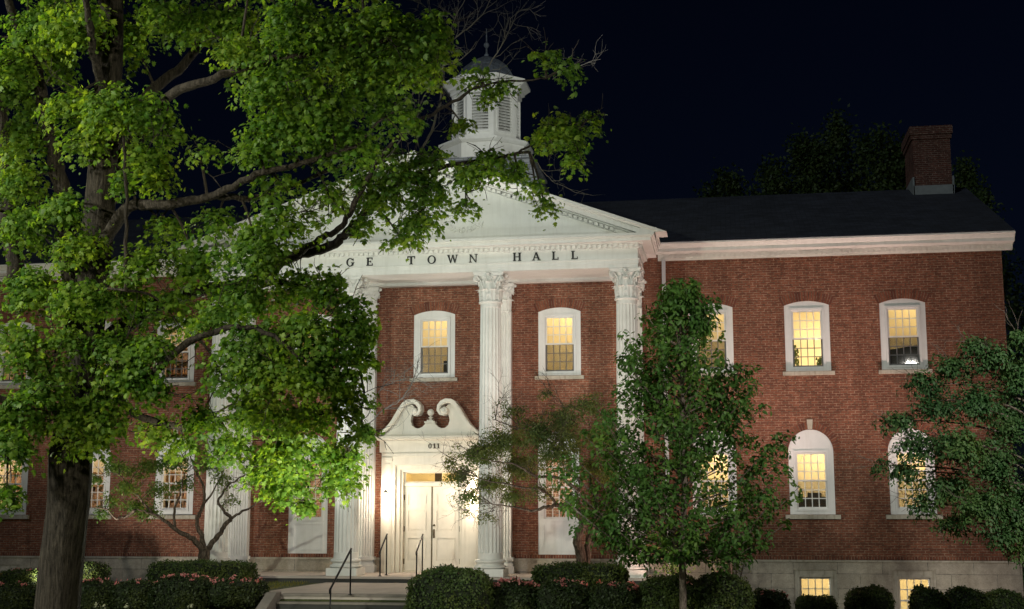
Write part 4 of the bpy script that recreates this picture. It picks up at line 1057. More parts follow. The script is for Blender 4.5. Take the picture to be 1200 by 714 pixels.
CL = [ # centre x, y, half width, half height (reference pixels), depth offset, fill
 (640,68,24,20,.4,.6),(668,82,16,13,.4,.5),(560,92,14,16,.5,.45),(592,96,16,12,.5,.55),(575,112,8,8,.5,.4),(660,150,40,26,.9,.9),(640,165,22,22,.9,.8),(676,185,18,20,.9,.7),(690,140,14,12,.9,.6),
 (575,188,42,20,1.2,1.1),(545,205,26,20,1.2,1.),(606,200,18,18,1.1,.8),(628,222,16,18,1.1,.6),(638,240,9,9,1.1,.5),(538,140,14,14,.7,.7),(546,243,14,16,1.2,.5),
 (500,188,32,17,1.3,1.),(482,208,30,18,1.3,1.),(428,206,34,17,1.2,.9),(398,236,26,15,1.2,.8),(455,178,26,13,1.0,.8),
 (490,258,32,28,1.4,1.),(470,280,20,16,1.4,.8),(505,226,34,28,1.3,1.),(440,232,38,26,1.3,1.),(420,262,24,18,1.3,.8),(462,205,44,24,1.1,.8),
 (478,62,52,44,-1.5,1.1),(508,36,28,26,-1.5,1.),(448,22,42,28,-1.5,1.1),(430,95,42,34,-1.3,1.1),(465,130,34,26,-1.2,.8),(400,50,50,38,-1.4,1.1),(350,30,50,36,-1.5,1.2),(385,130,52,32,-1.4,1.1),(330,92,54,38,-1.4,1.1),(340,150,62,26,-1.4,1.2),(410,170,46,22,-1.3,.9),(300,172,44,16,-1.3,1.),(265,22,52,34,.6,1.1),(225,30,40,24,.9,1.),(190,14,40,26,1.2,1.1),(285,60,34,28,-1.3,1.),(232,180,30,8,-.9,.5),
 (150,45,34,40,.7,.8),(95,25,46,32,-.8,1.1),(40,30,44,36,-.4,1.1),(15,75,30,34,-.5,1.),(62,75,30,28,.4,.9),(20,115,26,22,.2,.9),(85,120,38,24,-.6,1.),(130,125,46,26,-.9,1.2),(170,128,32,26,-1.0,1.1),(195,150,18,26,-1.0,.7),(30,160,36,34,.2,1.1),(100,165,38,22,-.4,.9),(170,185,34,28,-.9,1.1),(190,215,18,14,-.9,.7),(150,210,28,16,-.6,.8),(25,215,36,32,.1,1.),(75,240,36,24,-.8,1.1),(30,265,38,30,-.4,1.1),(95,290,36,26,-.8,1.),
 (190,265,34,22,-.3,.8),(165,310,34,26,-.9,1.),(255,262,30,24,-.6,.9),(300,290,56,34,-1.,1.2),(335,262,44,30,-.9,1.),(330,215,44,20,-.9,.6),(385,225,36,20,-.8,.6),(230,310,48,32,-.5,1.1),(290,345,58,34,-.6,1.2),(355,330,36,30,-.2,1.1),(385,340,28,30,-.2,1.2),(415,370,30,34,-.2,1.1),(360,385,52,38,-1.3,1.3),(300,405,52,34,-1.5,1.2),(255,372,40,24,-1.2,1.1),(200,362,42,24,-.6,1.),(140,350,38,28,-.5,1.),(90,350,36,28,-.9,1.),(40,335,44,36,-.4,1.1),(20,400,40,34,-1.2,.8),(70,400,36,26,-1.0,.8),(55,445,44,28,-1.1,1.),(140,405,46,24,-.9,1.1),(180,405,38,20,-1.1,1.2),(150,445,48,24,-1.0,1.2),(115,480,42,24,-.9,1.2),(185,462,28,14,-.9,.6),(70,490,36,22,-.9,1.),(20,480,40,26,-1.4,1.1),(10,520,32,26,-1.6,1.2),(8,575,18,20,-1.6,1.1),(100,512,30,20,-.8,1.1),(128,500,20,16,-.8,.9),
 (260,440,42,26,-1.2,.8),(330,440,54,38,-1.6,1.3),(390,430,42,40,-1.2,1.3),(420,400,26,36,-.4,1.1),(405,470,34,26,-.4,1.1),(425,505,24,20,-.1,1.),(240,485,40,24,.8,.9),(180,500,34,18,1.2,.8),(300,480,52,28,.6,1.2),(360,490,46,26,.4,1.2),(340,530,60,30,1.4,1.2),(400,535,34,26,1.6,1.2),(270,520,46,20,1.6,1.),(340,565,50,24,2.0,1.2),(395,562,30,22,2.0,1.1),(355,592,28,14,2.1,.9),(215,520,36,14,1.4,.8),(305,552,34,16,1.8,1.),
 (60,-40,90,40,-.3,.9),(180,-50,90,40,.3,.9),(300,-45,90,45,-.4,.9),(420,-40,80,40,-1.0,.9),(110,-140,150,60,0,.6),(290,-130,130,55,0,.6),(-60,60,50,90,-.3,.8),(-60,250,50,90,-.3,.8),(-60,420,50,80,-1,.8)]
P, N, D = [], [], []
tw = MB(); LMa = np.array([tuple(p_) for p_ in LM])
for px, py, hx, hy, dz, fill in CL:
    if 180 < px < 410 and 180 < py < 480: fill *= 0.8
    c = A(px, py, dz); sc_px = 17.8/FPX
    rad = (hx*sc_px*1.0, max(0.3, 0.75*hx*sc_px), hy*sc_px*1.0)
    a, b, e = clump(tuple(c), rad, 125*fill, 0.18 if hx < 30 else 0.26, 58, 0.40)
    P += a; N += b; D += e
    i = int(np.argmin(np.sum((LMa-np.array(c))**2, axis=1)))
    s0 = LM[i]; mid_ = s0.lerp(c, 0.5)+Vector((0, 0, 0.10*(c-s0).length))
    if (c-s0).length < 3.2:
        tw.tube(polyline([s0, mid_, c], 4), [.022-.0015*k for k in range(9)], 5)
    for k in range(3 if hx > 20 else 2):
        twigs(tw, mid_.lerp(c, 0.6*rng.random()+0.3), (c-s0)+Vector((rng.gauss(0, .5), rng.gauss(0, .5), rng.gauss(0, .5))), min(0.8, 0.55*rad[0]+0.2), 0.009, 1)
tw.build('branches', m_bark, maple, False, base, fixn=False)
Pm = np.concatenate(P); Nm = np.concatenate(N); Dm = np.concatenate(D)
print('maple leaves', len(Pm))
stray = nr.random(len(Pm)) < 0.16; Pm[stray] += nr.normal(size=(int(stray.sum()), 3))*0.085; Nm += 0.35*nr.normal(size=Nm.shape)
leaves('crown', m_maple, Pm, Nm, 0.034+0.066*nr.random(len(Pm))**1.5, T_MAPLE, maple, base, Dm)
# dry leafless wood reaching past the cupola
bt_ = MB()
for pts, r in (([(470,212,1.4),(500,165,1.2),(515,120,1.1),(523,60,1.0),(545,35,1.0)],.022),([(523,62,1.0),(530,30,1.0),(545,0,1.0)],.012),([(545,36,1.0),(565,18,1.0),(580,-10,1.0)],.010),([(530,120,.6),(560,98,.6),(578,70,.7),(595,40,.7),(598,22,.7)],.012),([(525,48,1.0),(510,20,1.0),(495,5,1.)],.009),([(460,130,.5),(485,110,.5),(505,85,.5),(540,70,.5)],.012),([(440,200,1.),(480,150,.8),(500,110,.8),(515,95,.7)],.014),([(648,92,.8),(670,80,.8),(692,72,.8)],.005),([(428,490,-.1),(440,468,-.1),(452,452,-.1),(478,442,-.1)],.007),([(430,500,-.1),(450,480,-.1),(468,470,-.1),(482,452,-.1)],.007),([(620,178,1.1),(640,205,1.),(652,215,1.)],.007)):
    bt_ = MB(); Q = polyline([A(*p_) for p_ in pts], 4, 0.008); bt_.tube(Q, [r*(1-0.6*i/(len(Q)-1)) for i in range(len(Q))], 5)
    for i in range(3, len(Q)):
        if rng.random() < 0.6: twigs(bt_, Q[i], (Q[i]-Q[i-2])+Vector((rng.gauss(0, .12), rng.gauss(0, .12), rng.gauss(0.03, .12))), 0.34, 0.0045, 2, 0.7)
    bt_.build('bare_branch', m_twig, maple, False, base, fixn=False)

# ------------------------------------------------------------------ upright young tree right of the portico
D2 = 28.0; q_ = atD(800, 700, D2); tb2 = Vector((q_.x, q_.y, gz(q_.x, q_.y)))
pear = empty('young_tree', tb2, 'dense upright young tree with a thin straight trunk right of the portico', 'tree', 'trees in front of the town hall')
B = lambda px, py, dd=0.0: atD(px, py, D2+dd)
m = MB(); TP = limb(m, [tb2-Vector((0, 0, .2)), tb2+Vector((0, 0, .2)), B(800, 650), B(802, 560), B(800, 470), B(797, 400), B(800, 345)], .105, .02, 12, 6); m.build('trunk', m_bark3, pear, True, tb2)
prof2 = [(330, 6), (345, 16), (370, 34), (395, 52), (410, 66), (440, 58), (470, 68), (500, 92), (530, 104), (560, 112), (590, 116), (615, 104), (640, 82), (655, 50)]
def halfw(y):
    for (a, wa), (b, wb) in zip(prof2, prof2[1:]):
        if a <= y <= b: return wa+(wb-wa)*(y-a)/(b-a)
    return 5
P, N, D = [], [], []; bw_ = MB()
for i in range(240):
    f_ = (i+rng.random())/240; y = 336+(652-336)*f_; hwid = halfw(y)*1.06*D2/FPX*(1.28-0.62*rng.random()**1.6); a = rng.random()*2*PI
    tip = B(800, y)+Vector((math.cos(a)*hwid, math.sin(a)*hwid*0.9, 0))
    if abs(y-402) < 22 and math.cos(a) > 0.2: continue
    st = B(800, min(654, y+45*(0.4+hwid/2)))
    mid_ = st.lerp(tip, 0.55)-Vector((0, 0, 0.10*hwid))
    Q = polyline([st, mid_, tip+Vector((0, 0, 0.10))], 5); K = len(Q)-1
    bw_.tube(Q, [.018*(1-0.7*k/K)*min(1, hwid+.3) for k in range(K+1)], 5)
    for k in range(max(2, K-5), K+1):
        out = np.array((math.cos(a), math.sin(a), 0.0))
        p, nm, d_ = spray(np.array(Q[k])+nr.normal(size=3)*.07, 0.13+0.11*rng.random(), 16, out*0.6+np.array((0, 0, .8))+0.35*nr.normal(size=3), .28, .4)
        P.append(p); N.append(nm); D.append(d_*0.6+out*0.3)
for sx_, sy_, ln in ((800, 420, 150), (770, 470, 140), (830, 480, 140), (790, 520, 110), (815, 560, 80), (760, 560, 70), (845, 570, 60), (880, 540, 60), (800, 330, 90), (770, 352, 80), (828, 372, 70), (886, 432, 60), (728, 428, 60), (752, 395, 70), (846, 392, 60), (916, 505, 40), (868, 470, 60)):
    for k in range(9):
        t = k/8; c = B(sx_+(800-sx_)*0.25*t, sy_+ln*t, rng.uniform(-.4, .4)); r_ = 0.07+0.20*t
        p, nm, d_ = spray(np.array(c)+nr.normal(size=3)*.05, r_, int(8+22*t), (rng.gauss(0, .4), -.5, .8), .4, .4); P.append(p); N.append(nm); D.append(d_+np.array((0, 0, .6)))
bw_.build('branches', m_bark3, pear, False, tb2, fixn=False)
P = np.concatenate(P); leaves('crown', m_pear, P, np.concatenate(N), 0.08+0.055*nr.random(len(P)), T_OVAL, pear, tb2, np.concatenate(D)); print('pear leaves', len(P))

# ------------------------------------------------------------------ layered tree at the right edge
D3 = 26.0; q_ = atD(1238, 700, D3+0.3); tb3 = Vector((q_.x, q_.y, gz(q_.x, q_.y)))
dog = empty('layered_tree', tb3, 'spreading tree with layered drooping foliage at the right corner of the building', 'tree', 'trees in front of the town hall')
C3 = lambda px, py, dd=0.0: atD(px, py, D3+dd)
m = MB(); limb(m, [tb3-Vector((0, 0, .2)), tb3+Vector((0, 0, .3)), C3(1236, 620, .2), C3(1228, 540, .1), C3(1205, 470)], .15, .06, 10); m.build('trunk', m_bark3, dog, True, tb3)
DL = [(1140,404,26,13,0,1.),(1118,428,36,16,.2,1.),(1085,448,34,14,.4,1.),(1165,420,34,20,-.2,1.),(1192,392,18,14,-.4,.8),(1190,440,30,24,0,1.),(1100,475,40,18,.1,1.),(1055,492,34,13,.4,1.),(1145,470,40,24,-.2,1.1),(1185,490,34,28,.2,1.1),(1075,520,42,18,.3,1.),(1035,545,18,9,.5,.8),(1062,552,30,14,.4,.9),(1120,520,44,24,-.3,1.2),(1165,540,42,30,0,1.2),(1110,570,46,22,.2,1.1),(1080,590,28,14,.4,.9),(1150,590,46,26,-.2,1.2),(1190,590,30,30,.2,1.1),(1120,612,34,13,.3,.9),(1175,625,34,16,0,1.),(1195,645,18,12,0,.7),(1230,430,50,50,.2,.8),(1240,540,50,60,.2,.8),(1245,610,40,30,.2,.8)]
P, N, D = [], [], []; bw_ = MB(); hub = C3(1215, 480)
for px, py, hx, hy, dz, fill in DL:
    c = C3(px, py, dz); sc_px = D3/FPX; rad = (hx*sc_px, hx*sc_px*0.8, hy*1.35*sc_px)
    a, b, e = clump(tuple(c), rad, 230*fill, 0.21, 22, 0.22); P += a; N += b; D += e
    st = C3(1222, min(640, max(470, py+30)), .1); Q = polyline([st, st.lerp(c, .5)+Vector((0, 0, .15)), c], 5)
    bw_.tube(Q, [.03*(1-.75*k/(len(Q)-1)) for k in range(len(Q))], 5)
    for k in range(2): twigs(bw_, c, (c-st)+Vector((rng.gauss(0, .4), rng.gauss(0, .4), rng.gauss(.1, .3))), .5, .008, 1)
bw_.build('branches', m_bark3, dog, False, tb3, fixn=False)
P = np.concatenate(P); leaves('crown', m_dogwood, P, np.concatenate(N), 0.055+0.035*nr.random(len(P)), T_OVAL, dog, tb3, np.concatenate(D)); print('dog leaves', len(P))

# ------------------------------------------------------------------ crooked crabapple before the right bay
D4 = 35.2; E4 = lambda px, py, dd=0.0: atD(px, py, D4+dd)
q_ = E4(683, 668); tb4 = Vector((q_.x, q_.y, gz(q_.x, q_.y)))
crab = empty('crabapple_tree', tb4, 'airy crooked crabapple with twisting bare limbs before the right bay of the portico', 'tree', 'trees in front of the town hall')
m = MB()
limb(m, [tb4-Vector((0, 0, .2)), E4(681, 655), E4(677, 632), E4(684, 614), E4(679, 602)], .15, .10, 9, 5, .01, .3)
limb(m, [tb4-Vector((-.12, 0, .2)), E4(688, 650, .2), E4(690, 630, .2), E4(696, 612, .2)], .11, .07, 9, 5, .01, .3)
m.build('trunk', m_bark2, crab, True, tb4)
CR = [([(680,606,0),(668,595,-.2),(655,592,-.3),(640,594,-.5),(622,598,-.6),(600,594,-.8),(575,590,-1)],.085),([(682,610,0),(676,585,.1),(680,565,.1),(668,548,.1),(660,520,.2),(655,495,.2),(662,478,.3)],.075),([(676,572,.1),(655,560,-.3),(628,558,-.6),(605,545,-.8),(580,540,-1.),(556,535,-1.1)],.055),([(696,612,.2),(700,590,.2),(694,570,.3),(690,548,.3),(700,525,.4),(712,505,.5)],.07),([(694,614,.2),(708,600,0),(716,588,-.1),(722,575,-.2),(735,560,-.2)],.06),([(690,640,.2),(700,622,.4),(703,600,.5),(710,580,.5),(704,565,.5)],.05),([(664,535,.1),(645,520,-.3),(622,505,-.6),(600,500,-.8),(578,492,-.9)],.035),([(655,592,-.3),(635,575,-.6),(615,572,-.8),(585,566,-1),(560,560,-1.1)],.04),([(690,548,.3),(720,540,.4),(735,535,.4)],.03)]
LP = []
m = MB()
for pts, r in CR: LP += limb(m, [E4(*p_) for p_ in pts], r, .012, 7, 5, .018, .3)
m.build('limb', m_bark2, crab, True, tb4)
CC = [(560,530,36,20,.9),(540,555,26,16,.8),(590,515,40,24,.9),(575,565,34,16,.8),(610,545,36,22,.9),(630,505,36,26,.8),(600,480,26,12,.4),(660,490,34,24,.7),(690,475,34,18,.5),(650,530,40,22,.6),(700,510,30,22,.6),(550,582,26,12,.7),(600,580,32,12,.6),(570,605,22,7,.4),(585,470,8,6,.3),(635,575,34,14,.3),(690,545,36,20,.4),(715,555,20,16,.5),(640,460,24,8,.25),(528,540,12,12,.6),(545,600,10,6,.4),(665,512,40,30,.45)]
P, N, D = [], [], []; tw = MB(); LPa = np.array([tuple(p_) for p_ in LP])
for px, py, hx, hy, fill in CC:
    c = E4(px, py, rng.uniform(-.8, .3)); sc_px = D4/FPX; rad = (hx*sc_px, hx*sc_px*.8, hy*sc_px)
    a, b, e = clump(tuple(c), rad, 360*fill, .20, 24, .2); P += a; N += b; D += e
    s0 = LP[int(np.argmin(np.sum((LPa-np.array(c))**2, axis=1)))]
    tw.tube(polyline([s0, s0.lerp(c, .5)+Vector((0, 0, .1)), c], 3), [.016-.002*k for k in range(7)], 4)
    for k in range(6): twigs(tw, s0.lerp(c, rng.random()), (c-s0)+Vector((rng.gauss(0, .5), rng.gauss(0, .5), rng.gauss(.1, .4))), .55, .008, 2)
tw.build('branches', m_bark2, crab, False, tb4, fixn=False)
P = np.concatenate(P); leaves('crown', m_crab, P, np.concatenate(N), 0.05+0.03*nr.random(len(P)), T_DIAM, crab, tb4, np.concatenate(D)); print('crab leaves', len(P))

# ------------------------------------------------------------------ crooked small tree before the left wing
D5 = 37.6; E5 = lambda px, py, dd=0.0: atD(px, py, D5+dd)
q_ = E5(239, 668); tb5 = Vector((q_.x, q_.y, gz(q_.x, q_.y)))
lil = empty('crooked_tree', tb5, 'small crooked tree with sparse low foliage behind the clipped hedge on the left', 'tree', 'trees in front of the town hall')
m = MB(); limb(m, [tb5-Vector((0, 0, .2)), E5(239, 655), E5(240, 642)], .17, .15, 9, 4, .01, .25); m.build('trunk', m_bark2, lil, True, tb5)
LR = [([(238,645,0),(226,632,-.2),(208,622,-.4),(190,608,-.6),(172,600,-.7),(160,597,-.8)],.10),([(240,645,0),(236,628,.1),(230,615,.2),(236,598,.2),(240,580,.2),(234,560,.2),(226,545,.2),(222,530,.2)],.085),([(241,645,0),(252,633,.1),(262,618,0),(270,608,0),(264,600,-.1),(256,590,-.1),(262,575,-.2),(278,562,-.2),(292,556,-.2)],.09),([(268,610,0),(280,602,-.1),(298,592,-.2),(312,585,-.3)],.05),([(205,620,-.4),(204,600,-.3),(212,575,-.3),(216,555,-.3)],.05),([(160,597,-.8),(148,605,-.8),(135,608,-.9),(125,598,-1),(112,595,-1)],.05),([(180,604,-.6),(165,585,-.6),(150,570,-.7),(140,555,-.8)],.04),([(236,598,.2),(250,575,.3),(262,552,.3)],.04)]
LP = []; m = MB()
for pts, r in LR: LP += limb(m, [E5(*p_) for p_ in pts], r, .014, 7, 5, .015, .25)
m.build('limb', m_bark2, lil, True, tb5)
CC = [(140,548,26,14,.8),(150,570,24,12,.7),(172,545,28,16,.7),(160,590,26,10,.9),(185,575,24,14,.6),(200,540,30,16,.7),(215,565,22,14,.4),(240,540,26,16,.6),(118,600,14,10,.7),(112,560,12,14,.5),(262,560,20,12,.5),(290,560,20,12,.5),(175,600,22,8,.8),(130,585,16,10,.5),(225,520,26,10,.5),(270,585,14,10,.4)]
P, N, D = [], [], []; tw = MB(); LPa = np.array([tuple(p_) for p_ in LP])
for px, py, hx, hy, fill in CC:
    c = E5(px, py, rng.uniform(-.7, .3)); sc_px = D5/FPX; rad = (hx*sc_px, hx*sc_px*.9, hy*sc_px)
    a, b, e = clump(tuple(c), rad, 260*fill, .20, 22, .2); P += a; N += b; D += e
    s0 = LP[int(np.argmin(np.sum((LPa-np.array(c))**2, axis=1)))]
    tw.tube(polyline([s0, s0.lerp(c, .5)+Vector((0, 0, .1)), c], 3), [.016-.002*k for k in range(7)], 4)
    for k in range(3): twigs(tw, s0.lerp(c, rng.random()), (c-s0)+Vector((rng.gauss(0, .4), rng.gauss(0, .4), rng.gauss(.1, .3))), .4, .008, 1)
tw.build('branches', m_bark2, lil, False, tb5, fixn=False)
P = np.concatenate(P); leaves('crown', m_small, P, np.concatenate(N), 0.06+0.035*nr.random(len(P)), T_DIAM, lil, tb5, np.concatenate(D)); print('small leaves', len(P))

# ------------------------------------------------------------------ dark trees behind the roof
FT = [(832,214,26,.8),(842,196,22,.7),(860,194,22,.8),(904,181,34,1.),(938,152,26,1.),(958,160,34,1.1),(980,127,38,1.3),(1012,152,30,1.),(1032,142,30,1.1),(1052,156,28,1.),(884,214,24,.8),(1131,181,34,1.),(1150,215,30,.9)]
FLAB = ['lowest pointed tree at the left end of the dark row behind the roof','slim pointed tree second from the left behind the roof','slim pointed tree third from the left behind the roof','rounded dark tree with two tops behind the roof ridge','narrow spire-topped tree behind the roof ridge','broad dark tree just left of the tallest one behind the roof','tallest dark tree behind the roof ridge','dark tree just right of the tallest one behind the roof','narrow pointed tree nearer the chimney behind the roof','dark tree partly hidden by the left side of the brick chimney','low dark tree in the dip of the row behind the roof','dark tree right of the brick chimney','lower dark tree behind the right slope of the roof']
for (px, py, hw_, s_), lab in zip(FT, FLAB):
    top = atY(px, py, 33+rng.uniform(-2, 3)); gx, gy = top.x, top.y; H = top.z-0.7
    t_ = empty('tall_tree', (gx, gy, -0.3), lab, 'tree', 'dark trees behind the roof')
    m = MB(); m.tube([(gx, gy, -0.5), (gx+.1, gy, H*.5), (gx, gy, H*.97)], [.28, .18, .03], 8); m.build('trunk', m_bark, t_, True, (gx, gy, -0.3))
    Rb = hw_*75/FPX*1.3; P, N = [], []
    nb = int(150*s_)
    for i in range(nb):
        u = rng.random()**0.7; z = 5+(H-5)*u; r = Rb*1.5*min(1.0, ((H-z)/(H-5))**0.75*1.2)*(0.45+0.65*rng.random())+0.12; a = rng.random()*2*PI
        n = 34; c = np.array((gx+math.cos(a)*r, gy+math.sin(a)*r, z))
        P.append(c+nr.normal(size=(n, 3))*np.array((.30, .30, .42))); N.append(nr.normal(size=(n, 3))+np.array((math.cos(a), math.sin(a), .5)))
    P.append(np.array((gx, gy, H-.5))+nr.normal(size=(40, 3))*np.array((.12, .12, .35))); N.append(nr.normal(size=(40, 3)))
    P = np.concatenate(P); leaves('crown', m_far, P, np.concatenate(N), .20+.10*nr.random(len(P)), T_DIAM, t_, (gx, gy, -0.3))

# ------------------------------------------------------------------ clipped shrubs and azaleas
def shrub(name, x0, x1, yc, dep, ztop, label, cat, group, kind='ball', flowers=0, mat=None, seed=0, sq=None):
    xc = (x0+x1)/2; hx = (x1-x0)/2; hy = dep/2; zb = gz(xc, yc)-0.03; H = ztop-zb
    e = empty(name, (xc, yc, zb), label, cat, group); og = (xc, yc, zb)
    ex = sq or {'ball': 4.2 if name == 'boxwood_ball' else 3.2, 'box': 9.0, 'azalea': 3.6}[kind]
    def surf(n):
        u = rnd_unit(n); a = np.abs(u)
        s_ = (a[:, 0]**ex+a[:, 1]**ex+a[:, 2]**ex)**(-1/ex)
        q = u*s_[:, None]; q[:, 2] = np.abs(q[:, 2]) if False else q[:, 2]
        lump = 1+0.03*np.sin(q[:, 0]*17*hx+q[:, 1]*13+seed*3)*np.sin(q[:, 2]*9+seed)+0.045*np.sin(q[:, 0]*5*hx+seed)+0.03*np.sin(q[:, 1]*4+seed*2+q[:, 2]*3)+0.02*np.sin(q[:, 0]*11*hx+q[:, 2]*6+seed)
        p = np.stack((xc+q[:, 0]*hx*lump, yc+q[:, 1]*hy*lump, zb+H*(0.5+0.5*q[:, 2]*(2-lump)+0.0)), axis=1)
        gn = np.sign(q)*np.abs(q)**(ex-1); gn[:, 0] /= hx; gn[:, 1] /= hy; gn[:, 2] /= H/2
        return p, norm_rows(gn)
    # dark woody core
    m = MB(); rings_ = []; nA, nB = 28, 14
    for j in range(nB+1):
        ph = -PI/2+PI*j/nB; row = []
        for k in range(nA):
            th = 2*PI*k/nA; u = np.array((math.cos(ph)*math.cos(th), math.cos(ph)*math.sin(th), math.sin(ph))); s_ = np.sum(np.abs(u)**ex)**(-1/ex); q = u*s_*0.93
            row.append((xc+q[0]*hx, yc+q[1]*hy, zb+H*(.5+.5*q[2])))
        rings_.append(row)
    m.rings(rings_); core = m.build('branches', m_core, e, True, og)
    area = 2*(hx*hy*4+2*hx*H+2*hy*H)
    n = int(min(9000, 700*area)); p, g_ = surf(n); p = p + g_*(0.075*nr.random(n)**3-0.05*nr.random(n))[:, None]
    leaves('foliage', mat or (m_azalea if kind == 'azalea' else m_box), p, g_*0.9+0.75*nr.normal(size=(n, 3)), (.055+.03*nr.random(n)), T_DIAM, e, og)
    if flowers:
        pf_, gf = surf(4000); sel = pf_[:, 2] > zb+H*0.88; pf_ = pf_[sel]; gf = gf[sel]
        PP, NN = [], []
        for k in range(min(int(flowers*0.65), len(pf_))):
            c = pf_[k]+gf[k]*0.02; c = c.copy(); c[2] += .02
            nn = 7; PP.append(c+nr.normal(size=(nn, 3))*np.array((.035, .035, .02))); NN.append(nr.normal(size=(nn, 3))*.6+np.array((0, -.5, .7)))
        if PP: PP = np.concatenate(PP); leaves('blossoms', m_blossom, PP, np.concatenate(NN), .055+.03*nr.random(len(PP)), T_OVAL, e, og)
    return e
G1, G2, G3 = 'clipped evergreen hedges by the wall', 'pink flowering azaleas', 'clipped balls before the basement windows'
def px_shrub(pl_, pr_, pt, Y, dep, *a, **k):
    A_, B_ = atY(pl_, pt, Y), atY(pr_, pt, Y); return (A_.x, B_.x, Y, dep, (A_.z+B_.z)/2)
for nm, pl_, pr_, pt, Y, dep, lab, cat, gr, kd, fl_ in [
 ('hedge', 182, 295, 659, -4.3, 1.3, 'long flat-topped hedge at the foot of the small crooked tree', 'hedge', G1, 'box', 0),
 ('hedge', 85, 119, 661, -3.6, 1.2, 'flat-topped hedge block half hidden behind the thick maple trunk', 'hedge', G1, 'box', 0),
 ('hedge', 630, 733, 662, -5.6, 1.3, 'long flat-topped hedge around the foot of the crabapple', 'hedge', G1, 'box', 0),
 ('hedge', 10, 62, 669, -5.5, 1.3, 'clipped hedge with few blossoms under the left basement window', 'hedge', G1, 'box', 6),
 ('azalea', -12, 46, 686, -8.0, 1.3, 'dark azalea at the left edge with two pink blossoms', 'shrub', G2, 'azalea', 7),
 ('azalea', 92, 138, 682, -8.0, 1.2, 'small azalea just right of the maple trunk', 'shrub', G2, 'azalea', 26),
 ('azalea', 138, 188, 682, -8.0, 1.2, 'azalea between the small one and the big pair left of the steps', 'shrub', G2, 'azalea', 14),
 ('azalea', 186, 250, 676, -8.2, 1.4, 'big azalea covered in pink blossoms below the small crooked tree', 'shrub', G2, 'azalea', 46),
 ('azalea', 248, 311, 680, -8.0, 1.4, 'azalea nearest the steps on their left side', 'shrub', G2, 'azalea', 26),
 ('round_shrub', 483, 577, 667, -9.6, 1.8, 'largest round clipped shrub right beside the steps', 'shrub', 'rounded clipped shrubs', 'ball', 3),
 ('azalea', 574, 631, 682, -8.8, 1.3, 'azalea with the thickest pink blossoms right of the big round shrub', 'shrub', G2, 'azalea', 44),
 ('azalea', 629, 692, 682, -8.8, 1.3, 'azalea under the left half of the crabapple hedge', 'shrub', G2, 'azalea', 22),
 ('azalea', 690, 750, 684, -8.8, 1.3, 'azalea under the right column with a row of small blossoms', 'shrub', G2, 'azalea', 30),
 ('round_shrub', 748, 824, 676, -8.4, 1.7, 'rounded shrub behind the thin straight trunk', 'shrub', 'rounded clipped shrubs', 'ball', 3),
 ('round_shrub', 812, 879, 674, -8.2, 1.7, 'rounded shrub just right of the thin straight trunk', 'shrub', 'rounded clipped shrubs', 'ball', 3),
 ('azalea', 876, 924, 693, -5.2, 1.1, 'low azalea with a few blossoms left of the first lit basement window', 'shrub', G2, 'azalea', 9),
 ('boxwood_ball', 931, 981, 699, -4.2, 1.1, 'low clipped ball in front of the first lit basement window', 'shrub', G3, 'ball', 0),
 ('boxwood_ball', 992, 1045, 690, -4.2, 1.2, 'clipped ball between the two lit basement windows', 'shrub', G3, 'ball', 0),
 ('boxwood_ball', 1065, 1105, 690, -4.6, 1.0, 'clipped ball covering part of the second lit basement window', 'shrub', G3, 'ball', 0),
 ('boxwood_ball', 1106, 1156, 691, -4.2, 1.2, 'clipped ball right of the second lit basement window', 'shrub', G3, 'ball', 0),
 ('boxwood_ball', 1152, 1200, 694, -4.0, 1.2, 'clipped ball at the right corner of the building', 'shrub', G3, 'ball', 0)]:
    x0, x1, Y, dep, zt_ = px_shrub(pl_, pr_, pt, Y, dep)
    shrub(nm, x0, x1, Y, dep, zt_, lab, cat, gr, kd, fl_, seed=pl_*0.13)
# loose shrubs behind the clipped ones
def loose(name, px, py, Y, rx, rz, label, mat, n=900, size=.06):
    c = atY(px, py, Y); zb = gz(c.x, Y); e = empty(name, (c.x, Y, zb), label, 'shrub'); og = (c.x, Y, zb)
    m = MB(); P, N = [], []
    for k in range(14):
        a = rng.random()*2*PI; tip = Vector((c.x+math.cos(a)*rx*rng.random(), Y+math.sin(a)*rx*.7*rng.random(), c.z+rz*(0.4+.6*rng.random())))
        m.tube(polyline([(c.x, Y, zb-.05), Vector((c.x, Y, zb)).lerp(tip, .6)+Vector((0, 0, .1)), tip], 3), [.018]*5+[.012, .006], 4)
        for t in (.4, .6, .75, .9, 1.0):
            q = Vector((c.x, Y, zb)).lerp(tip, t); nn = n//70; P.append(np.array(q)+nr.normal(size=(nn, 3))*.13); N.append(nr.normal(size=(nn, 3))+np.array((0, 0, .6)))
    m.build('stems', m_bark3, e, False, og, fixn=False); P = np.concatenate(P); leaves('foliage', mat, P, np.concatenate(N), size+.03*nr.random(len(P)), T_OVAL, e, og)
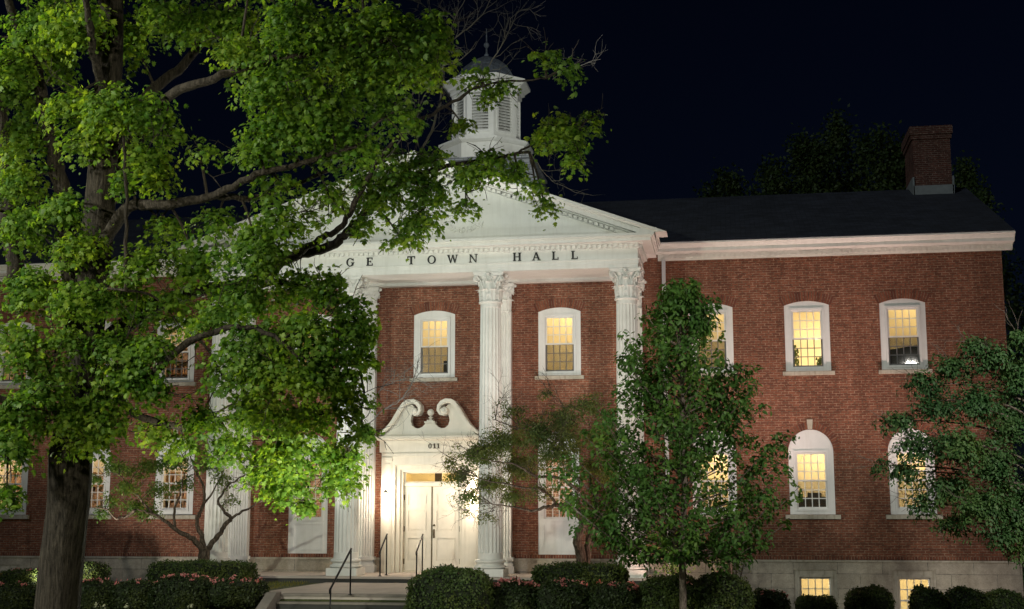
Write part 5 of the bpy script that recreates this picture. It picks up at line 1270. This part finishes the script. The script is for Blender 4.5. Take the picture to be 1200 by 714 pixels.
loose('loose_shrub', 790, 648, -3.2, .9, .5, 'loose unclipped shrub behind the thin straight trunk by the stone base', m_small, 1500)
loose('loose_shrub', 855, 664, -3.4, .7, .35, 'twiggy unclipped shrub against the stone base right of the portico', m_crab, 700)
c = atY(1222, 650, 4.0)
shrub('corner_shrub', c.x-1.0, c.x+1.3, 4.0, 2.2, c.z+1.6, 'bright green tall shrub beyond the right corner of the building', 'shrub', None, 'ball', 0, m_dogwood)
spot('garden_light', (c.x+0.8, -1.0, -1.3), (c.x, 4, 0.5), 260, (.8, 1, .75), 70)

# low pale flowers among the azaleas, and the lawn grass
i = 0
for px, py, lab in ((113, 709, 'pale round flower at the edge of the bed beside the maple trunk'), (121, 711, 'greenish round flower right of the pale one beside the maple trunk'), (148, 711, 'small white flower under the second azalea'), (224, 711, 'small yellowish flower below the big pink azalea'), (719, 709, 'small white flower below the azalea under the right column')):
    c = atY(px, py, -9.0); e = empty('flower', (c.x, c.y, gz(c.x, c.y)), lab, 'flower', 'low pale flowers in the bed')
    m = MB(); m.tube([(c.x, c.y, gz(c.x, c.y)-.02), (c.x+.01, c.y, c.z)], .006, 5); m.build('stem', m_azalea, e, False, e.location)
    P = np.array(c)+nr.normal(size=(22, 3))*.035; leaves('petals', m_whiteblossom, P, P-np.array(c), .05, T_OVAL, e, tuple(e.location))
ng = 26000
gx = nr.uniform(-13, 7, ng); gy = nr.uniform(-9.2, -2.9, ng)
keep = ~((gx > -2.8) & (gx < 2.35)) ; gx, gy = gx[keep], gy[keep]
gp = np.array([(x, y, gz(x, y)+.02) for x, y in zip(gx, gy)])
T_BLADE = (np.array([(-.08, 0, 0), (.08, 0, 0), (.05, .6, .1), (0, 1.0, .3)]), [(0, 1, 2), (0, 2, 3)])
nm = nr.normal(size=(len(gp), 3)); nm[:, 2] *= .15
tag(leaves('lawn_grass', m_grass, gp, nm, .045+.03*nr.random(len(gp)), T_BLADE, droop=np.tile((0, 0, 3.0), (len(gp), 1))), kind='stuff')
for o in list(bpy.data.objects):
    if 'used' in o: del o['used']
